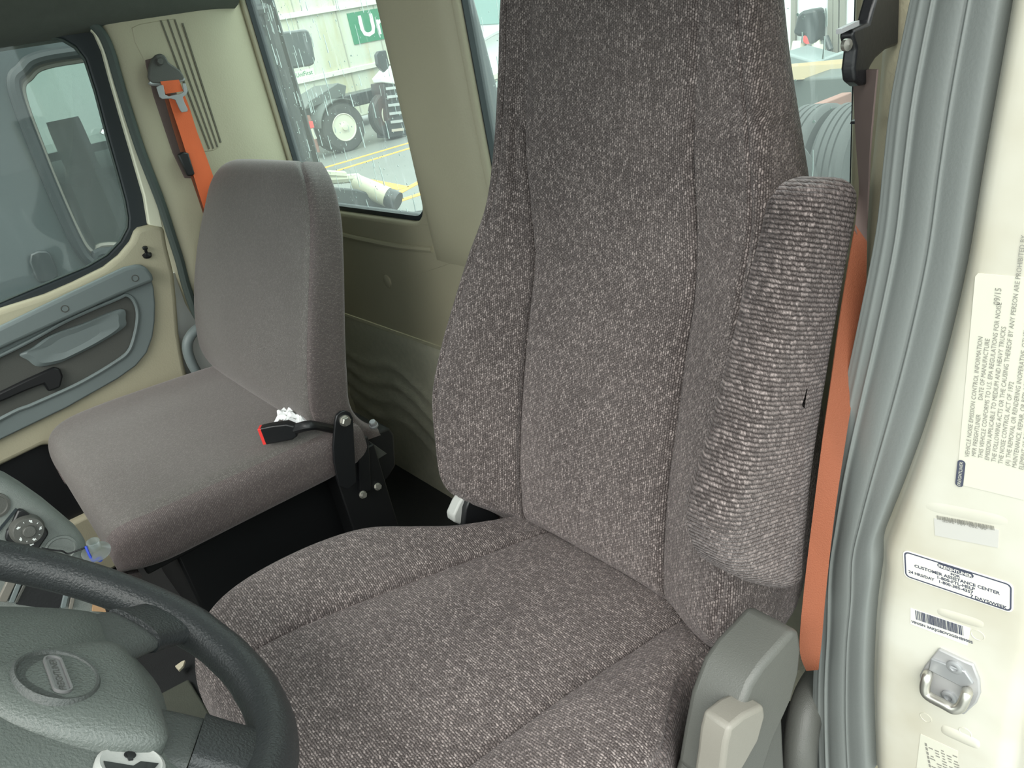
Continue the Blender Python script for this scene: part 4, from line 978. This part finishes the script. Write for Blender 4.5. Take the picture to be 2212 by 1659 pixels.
for (p, q, m, wd) in (((28, 1248), (4, 1298), 'grey_lt', .010), ((44, 1250), (24, 1300), 'grey', .006), ((58, 1252), (34, 1300), 'grey_dk', .004), ((146, 1268), (136, 1312), 'grey', .006), ((160, 1272), (152, 1314), 'grey_lt', .005)):
    G().bar(atX(*p, XD_ + .002), atX(*q, XD_ + .002), wd, .006, (1, 0, 0)).build('tray_rib', m, da, bevel=.001)
G().prism([atX(*p, XD_) for p in ((62, 1252), (142, 1264), (126, 1318), (34, 1304))], (.0015, 0, 0)).build('tray_pocket', 'black', da)
G().prism([atX(*p, XD_) for p in ((202, 1288), (222, 1300), (228, 1320), (198, 1318))], (.003, 0, 0)).build('tan_edge', 'tan', da)

# suction cup hook dangling on a blue string, and the thin cable across the dash
cu = thing('suction_cup', 'small clear plastic suction cup with a blue string at the edge of the dashboard', 'suction cup', atX(206, 1196, -.985))
c = atX(206, 1186, -.985); ax_ = _n(V3(.25, .1, .96))
G().lathe(c, ax_, [(.0165, -.007), (.0172, -.0035), (.012, -.001), (.0075, .001), (.0068, .010), (.0078, .0135), (.0068, .0138), (.0055, .004), (0, .002)], 24).build('cup', 'clear', cu)
G().tube(smooth_path([atX(185, 1180, -.982), atX(190, 1192, -.978), atX(197, 1206, -.976), atX(203, 1212, -.976), atX(212, 1206, -.976), atX(219, 1205, -.978), atX(218, 1211, -.98), atX(207, 1210, -.98)], 30), .0016, 6).build('string', 'blue', cu)
o = G().tube(smooth_path([atX(*p, -.990) for p in ((90, 1184), (120, 1189), (134, 1190), (147, 1196), (165, 1190), (184, 1184), (192, 1186))], 30), .0011, 6).build('cable', 'blackm'); tag(o, 'thin dark cable drooping across the dashboard edge to the suction cup', 'cable')

# floor: worn mat, dark step box and a scrap of paper seen through the wheel
o = G().prism([(-1.48, -.5, .001), (-.86, -.5, .001), (-.86, .055, .001), (-1.40, .055, .001)], (0, 0, .010)).build('floor_mat', 'olive', bevel=.004); tag(o, 'worn olive grey floor mat seen through the steering wheel', 'floor mat')
q = [atZ(395, 1432, .016), atZ(402, 1430, .016), atZ(398, 1442, .016), atZ(388, 1452, .016), atZ(380, 1443, .016)]
o = G().prism(q, (0, 0, .006)).build('paper_scrap', 'cream_paper', bevel=.001); tag(o, 'cream paper scrap lying on the floor mat behind the steering wheel', 'paper')

# ================================================================== OUTSIDE
ZG = -1.0
gr = struct(G().box((-12, 8, ZG - .1), (90, 70, .2)).build('ground', 'asphalt'))
for (p, q, wd) in (((690, 366), (880, 310), .14), ((715, 373), (880, 322), .14), ((775, 388), (873, 407), .20), ((843, 427), (903, 395), .14), ((846, 440), (903, 421), .16)):
    a, b = atZ(*p, ZG), atZ(*q, ZG); dd = _n(b - a)
    if p[0] in (690, 715): a = a - dd * 3; b = b + dd * 4
    elif p[0] != 775: b = b + dd * 2
    G().bar(a + V3(0, 0, .003), b + V3(0, 0, .003), wd, .006).build('painted_line', 'yellow', gr)

# --- charcoal truck parked alongside the passenger door
nb = thing('charcoal_truck', 'charcoal truck parked close beside the passenger door, rain on its windows', 'truck', (-4.3, 1, ZG))
XN = -3.2
def yzn(px): return [tuple(atX(*p, XN)[1:]) for p in px]
inner = yzn([(30, 190), (48, 150), (85, 125), (200, 106), (330, 84)]) + [(1.40, 1.30), (1.45, 1.18), (1.42, .30), (1.34, .22)] + yzn([(260, 545), (215, 570), (190, 560), (168, 530), (130, 450), (80, 330)])
g = G().plate([(XN, -2.6, -.45), (XN, 1.5, -.45), (XN, 1.5, 2.3), (XN, -2.6, 2.3)], [[(XN, y, z) for y, z in inner]], (-.06, 0, 0)); g.build('cab_side', 'truck_dk', nb, bevel=.006)
I = smooth_path([(XN + .008, y, z) for y, z in inner], 120, True)
ci = I.mean(0)
G().tube(I, .022, 10, True).build('window_seal', 'truck_trim', nb)
J = ci + (I - ci) * .93 - [.035, 0, 0]; G().tube(J, .012, 8, True).build('inner_frame', 'grey_lt', nb)
G().plate([tuple(p - V3(.03, 0, 0)) for p in I], [], (-.006, 0, 0)).build('window_pane', 'glass_n', nb, smooth=False)
g = G(); g.box((-5.45, -.55, .1), (.06, 4.1, 1.5)); g.box((-5.45, -.55, 2.0), (.06, 4.1, .7)); g.box((-5.45, -1.8, 1.2), (.06, 1.6, 1.0)); g.build('far_side', 'truck_in', nb)
g = G().box((-4.3, 1.47, .9), (2.2, .06, 2.8)); g.build('cab_rear', 'truck_dk', nb)
g = G().box((-4.3, -.55, 2.32), (2.3, 4.1, .06)); g.build('cab_roof', 'truck_dk', nb)
g = G().box((-4.3, -.55, -.2), (2.2, 4.1, .06)); g.build('cab_floor', 'truck_in', nb)
# seat seen inside
cs = atX(160, 318, -4.1); hw_ = .13
P = []
for (s, w_, d) in ((-.75, .22, .02), (-.5, .25, .0), (-.25, .24, .0), (-.12, .20, 0), (-.08, .09, 0), (-.05, .12, .0), (.03, .125, 0), (.085, .105, 0), (.115, .07, 0), (.125, .03, 0)):
    P.append([(cs[0] + (w_ * math.cos(a)), cs[1] + d + .07 * math.sin(a), cs[2] + s) for a in np.linspace(0, 2 * math.pi, 20, endpoint=False)])
g = G(); g.grid(dense(P, 40, 20), True); g.face(P[-1]); g.build('inside_seat', 'truck_seat', nb)
g = G().box((cs[0], cs[1] - .28, cs[2] - .80), (.52, .56, .16)); g.build('inside_seat_cushion', 'truck_seat', nb, bevel=.04, seg=3)
g = G().box((-4.6, .9, .78), (1.4, .5, .06)); g.build('inside_bunk', 'truck_seat', nb, bevel=.02)
hd_ = [atX(*p, XN + .0) for p in ((64, 548), (80, 541), (100, 541), (108, 548), (122, 580), (124, 596), (112, 606), (84, 610), (76, 602), (62, 566))]
G().prism(hd_, (.02, 0, 0)).build('door_handle', 'truck_trim', nb, bevel=.006)
G().tube(smooth_path([atX(*p, XN + .05) for p in ((222, 290), (226, 283), (236, 290), (262, 372), (282, 410))], 24), .012, 8).build('grab_rail', 'chrome', nb)
# side extender flap behind the cab
fl = [atX(*p, -3.26) for p in ((598, 72), (612, 68), (660, 62), (668, 66), (674, 82), (682, 128), (680, 138), (672, 142), (622, 150), (612, 130))]
G().prism(fl, (-.04, 0, 0)).build('side_flap', 'truck_dk', nb, bevel=.01)
# frame, deck and running gear
G().box((-3.75, 4.3, -.22), (.10, 5.8, .26)).build('frame_rail', 'redbrown', nb, bevel=.01); G().box((-4.75, 4.3, -.22), (.10, 5.8, .26)).build('frame_rail', 'redbrown', nb, bevel=.01)
a, b = atX(768, 397, -3.55), atX(838, 426, -3.40)
G().tube([a, b], .05, 16).build('air_pipe', 'pipe', nb); G().tube([b, b + _n(b - a) * .06], .048, 16).build('pipe_end', 'truck_trim', nb)
for (p, q) in (((690, 376), (745, 380)), ((690, 390), (775, 384))): G().tube([atX(*p, -3.9), atX(*q, -3.9)], .025, 8).build('air_line', 'pipe', nb)
bx = [atX(*p, -3.45) for p in ((690, 402), (770, 408), (842, 430), (848, 462), (850, 520), (690, 520))]
G().prism(bx, (-.5, 0, 0)).build('battery_box', 'truck_trim', nb, bevel=.01)
def tyre_at(c, axis, R, wdt, par, rimm=True, inner_r=.56, name='tyre'):
    prof = [(R * inner_r, -wdt / 2 + .02), (R * .75, -wdt / 2), (R * .93, -wdt / 2 + .01), (R * .985, -wdt / 2 + .035)]
    for k in range(4):
        x0 = -wdt / 2 + .04 + k * (wdt - .08) / 4; x1 = x0 + (wdt - .08) / 4
        prof += [(R, x0 + .008), (R, x1 - .008), (R * .97, x1 - .004), (R * .97, x1 + .004)]
    prof = prof[:-2] + [(R * .985, wdt / 2 - .035), (R * .93, wdt / 2 - .01), (R * .75, wdt / 2), (R * inner_r, wdt / 2 - .02)]
    G().lathe(c, axis, prof, 56, cap=False).build(name, 'tyre', par, angle=30)
    if rimm:
        r = R * inner_r
        pr2 = [(r, wdt / 2 - .02), (r * 1.02, wdt / 2 - .005), (r * .97, wdt / 2 - .0), (r * .90, wdt / 2 - .03), (r * .84, wdt / 2 - .07), (r * .55, wdt / 2 - .045), (r * .46, wdt / 2 - .02), (r * .24, wdt / 2 - .01), (r * .22, wdt / 2 + .03), (0, wdt / 2 + .035)]
        rm = G().lathe(c, axis, pr2, 40).build('rim', 'rim', par, angle=30)
        axn_ = _n(axis); u_ = _n(np.cross(axn_, (0, 0, 1))); v_ = np.cross(axn_, u_); g = G()
        for k in range(10):
            a_ = 2 * math.pi * k / 10; cc = np.array(c) + (u_ * math.cos(a_) + v_ * math.sin(a_)) * r * .70 + axn_ * (wdt / 2 - .058)
            g.lathe(cc, axn_, [(r * .085, -.01), (r * .085, .004), (0, .004)], 10)
        stuff(g.build('hand_hole', 'blackm', rm))
for yy in (4.75, 6.02):
    tyre_at((-3.06, yy, -.50), (1, 0, 0), .52, .30, nb); tyre_at((-3.40, yy, -.50), (1, 0, 0), .52, .30, nb, False)
tyre_at((-4.55, 2.75, -.52), (1, 0, 0), .50, .30, nb, False)
R_ = []
for k in range(25):
    a = math.radians(15 + 150 * k / 24); R_.append([(-2.98, 6.02 + .60 * math.cos(a), -.50 + .60 * math.sin(a)), (-3.5, 6.02 + .60 * math.cos(a), -.50 + .60 * math.sin(a)), (-3.5, 6.02 + .585 * math.cos(a), -.50 + .585 * math.sin(a)), (-2.98, 6.02 + .585 * math.cos(a), -.50 + .585 * math.sin(a))])
# aluminium deck steps
pa, pb = atX(1028, 175, -4.2), atX(1062, 350, -4.2)
G().bar(pa + V3(-.06, .03, 0), pb + V3(-.06, .03, 0), .34, .03, (1, 0, 0)).build('step_back', 'grey', nb)
for k in range(11):
    c = pa + (pb - pa) * (k / 10); G().box(c + V3(0, .10, 0), (.08, .36, .03)).build('deck_step', 'chrome' if k % 2 else 'rim', nb)
# slanting grey pipe close behind the rear window
o = G().tube([atX(985, -70, -2.55), atX(1028, 90, -2.50), atX(1090, 330, -2.42)], .034, 14).build('exhaust_brace', 'truck_trim'); tag(o, 'slanting grey brace pipe just outside the rear window left of the driver headrest', 'pipe')

# --- white tractor unit further off
tw = thing('white_tractor', 'white tractor unit with bare rear wheels standing across the yard', 'truck', (-17.5, 10.5, ZG))
cw = atZ(742, 329, ZG); XT = cw[0]
wc = V3(XT, cw[1] + .12, ZG + .53)
tyre_at(wc, (1, 0, 0), .53, .30, tw); tyre_at(wc + V3(-.36, 0, 0), (1, 0, 0), .53, .30, tw, False)
tyre_at(wc + V3(0, 1.32, 0), (1, 0, 0), .53, .30, tw); tyre_at(wc + V3(-2.0, 0, 0), (1, 0, 0), .53, .3, tw, False)
G().box((XT - .8, wc[1] + 1.6, ZG + 1.0), (.9, 5.0, .28)).build('chassis', 'truck_trim', tw, bevel=.02)
G().prism([(XT - .2, wc[1] - .7, ZG + 1.05), (XT - .2, wc[1] - .5, ZG + 1.22), (XT - .2, wc[1] + .3, ZG + 1.45), (XT - .2, wc[1] + .5, ZG + 1.35), (XT - .2, wc[1] + .4, ZG + 1.15)], (-1.2, 0, 0)).build('fifth_wheel', 'mudguard', tw, bevel=.02)
ring = []
for k in range(17):
    a = math.radians(40 + 130 * k / 16); ring.append([(XT + .2, wc[1] + .62 * math.cos(a), wc[2] + .62 * math.sin(a)), (XT - .65, wc[1] + .62 * math.cos(a), wc[2] + .62 * math.sin(a)), (XT - .65, wc[1] + .60 * math.cos(a), wc[2] + .60 * math.sin(a)), (XT + .2, wc[1] + .60 * math.cos(a), wc[2] + .60 * math.sin(a))])
G().grid(np.array(ring), True).build('mudguard', 'mudguard', tw)
G().box((XT - .2, wc[1] - .74, ZG + .55), (.6, .02, .8)).build('mud_flap', 'redbrown', tw)
G().box(atX(669, 270, XT + .1), (.05, .16, .14)).build('tail_lamp', 'lamp_red', tw); G().bar(atX(672, 278, XT + .1), atX(682, 300, XT + .1), .05, .05).build('lamp_bracket', 'rim', tw)
yc = atX(822, 160, XT)[1] + 1.75
G().prism([(XT + .15, yc + .25, ZG + 1.0), (XT + .15, yc + .25, 2.6), (XT + .15, yc + 2.2, 2.7), (XT + .15, yc + 2.9, 1.55), (XT + .15, yc + 5.2, 1.2), (XT + .15, yc + 5.4, ZG + .6), (XT + .15, yc + 2.6, ZG + .6)], (-2.2, 0, 0)).build('cab_body', 'truck_white', tw, bevel=.06, seg=3)
wv = [atX(*p, XT + .155) for p in ((1000, -80), (1096, -80), (1092, 38), (1076, 52), (1004, 55))]
G().prism(wv, (.02, 0, 0)).build('side_window', 'wind', tw, bevel=.01)
G().prism([atX(*p, XT + .3) for p in ((813, 118), (818, 110), (834, 108), (842, 140), (836, 158), (826, 152), (816, 140))], (-.12, 0, 0)).build('mirror', 'truck_trim', tw, bevel=.02)
G().prism([atX(*p, XT + .35) for p in ((822, 168), (838, 150), (850, 140), (862, 182), (826, 178))], (-.4, 0, 0)).build('hood_corner', 'truck_white', tw, bevel=.02)
G().prism([atX(*p, XT + .3) for p in ((828, 178), (860, 176), (885, 290), (842, 298))], (-.6, 0, 0)).build('step_box', 'truck_trim', tw, bevel=.02)
for k in range(6):
    p = (832 + 2.6 * k, 192 + 18 * k); G().bar(atX(p[0], p[1], XT + .34), atX(p[0] + 26, p[1] - 3, XT + .34), .06, .06).build('step', 'chrome', tw)
G().tube(smooth_path([atX(1098, 0, XT + .3), atX(1092, 60, XT + .3), atX(1070, 68, XT + .35), atX(1040, 85, XT + .3)], 14), .08, 8).build('door_handle', 'truck_white', tw)

# --- white box trailer of the laundry company behind it
XB = XT - 4.2
bt = thing('box_trailer', 'dirty white box trailer with green company sign behind the white tractor', 'trailer', (XB - 1.3, 10, ZG))
pl_, pr_ = atX(645, 176, XB), atX(815, 132, XB); zr = pl_[2]
z0 = zr - 1.25; y0, y1 = pl_[1] - 1.2, pr_[1] + 9
G().box((XB - 1.25, (y0 + y1) / 2, (z0 + zr + 4.2) / 2), (2.5, y1 - y0, zr + 4.2 - z0)).build('box_body', 'tr_white', bt, bevel=.03)
for z in (zr, zr + atX(700, 18, XB)[2] - atX(700, 160, XB)[2]): G().box((XB + .03, (y0 + y1) / 2, z), (.08, y1 - y0, .13)).build('side_rail', 'tr_rail', bt, bevel=.01)
yy = y0 + .4
while yy < y1:
    G().box((XB + .004, yy, (z0 + zr + 4.2) / 2), (.012, .03, zr + 4.2 - z0 - .2)).build('panel_joint', 'tr_joint', bt); yy += 1.22
sg_ = [atX(*p, XB + .012) for p in ((750, 29), (764, 97))]
hs = sg_[0][2] - sg_[1][2]; ys = (sg_[0][1] + sg_[1][1]) / 2; zs_ = (sg_[0][2] + sg_[1][2]) / 2
sgn = G().box((XB + .012, ys + 1.55, zs_), (.02, 3.1, hs)).build('sign', 'green', bt)
g = G(); text_geo(g, 'UniFirst', hs * .95, (XB + .024, ys + .28, zs_ - hs * .30), V3(0, 1, 0), V3(0, 0, 1), depth=.004, bold=.02); g.build('sign_lettering', 'sign_white', sgn)
lb = [atX(*p, XB + .012) for p in ((634, 156), (677, 146), (680, 162), (637, 172))]
pl2 = G().prism(lb, (.008, 0, 0)).build('name_plate', 'tr_rail', bt)
g = G(); hh = np.linalg.norm(lb[0] - lb[3]); text_geo(g, 'UniFirst', hh * .85, lb[3] + V3(.014, .05, hh * .22), _n(V3(0, *(lb[2] - lb[3])[1:])), V3(0, 0, 1), depth=.004); g.build('plate_lettering', 'green', pl2)

# --- white trailer with hoses behind the driver seat
wt = thing('white_trailer', 'white trailer front with dark hose unit seen past the driver headrest', 'trailer', (-6.5, 11, ZG))
YT = 10.5
G().box((-6.6, YT + 1.5, 1.8), (3.6, 3.0, 4.2)).build('box_front', 'truck_white', wt, bevel=.04)
for px in (1716, 1796, 1808, 1822): G().bar(atY(px, -40, YT - .03), atY(px - 2, 120, YT - .03), .07, .05, (0, 1, 0)).build('post', 'grey_lt', wt)
un = [atY(*p, YT - .02) for p in ((1742, 28), (1752, 18), (1782, 14), (1786, 40), (1784, 84), (1768, 92), (1760, 72), (1744, 74), (1732, 66), (1738, 48))]
G().prism(un, (0, -.25, 0)).build('hose_unit', 'truck_trim', wt, bevel=.05, seg=3)
for (p, q, r) in (((1758, 70), (1766, 110), .06), ((1784, 80), (1794, 108), .04), ((1728, 90), (1722, 120), .10), ((1772, 96), (1764, 135), .09)):
    G().tube([atY(*p, YT - .15), atY(*q, YT - .2)], r, 10).build('hose', 'rim' if r > .05 else 'truck_trim', wt)
G().lathe(atY(1749, 82, YT - .2), (0, -1, 0), [(.07, 0), (.07, .05), (0, .06)], 14).build('red_coupling', 'lamp_red', wt)
G().prism([atY(*p, YT - 1.0) for p in ((1690, 112), (1760, 132), (1834, 105), (1834, 150), (1690, 150))], (0, .6, 0)).build('landing_frame', 'grey', wt, bevel=.03)
o = G().bar(atX(1690, 160, -4.9), atX(1845, 150, -4.9), .14, .14).bar(atX(1715, 154, -4.95), atX(1845, 140, -4.95), .10, .16).build('bumper_beam', 'beam', wt)
G().box((-4.6, 8.6, -.35), (2.6, .6, .5)).build('deck', 'mudguard', wt, bevel=.03)
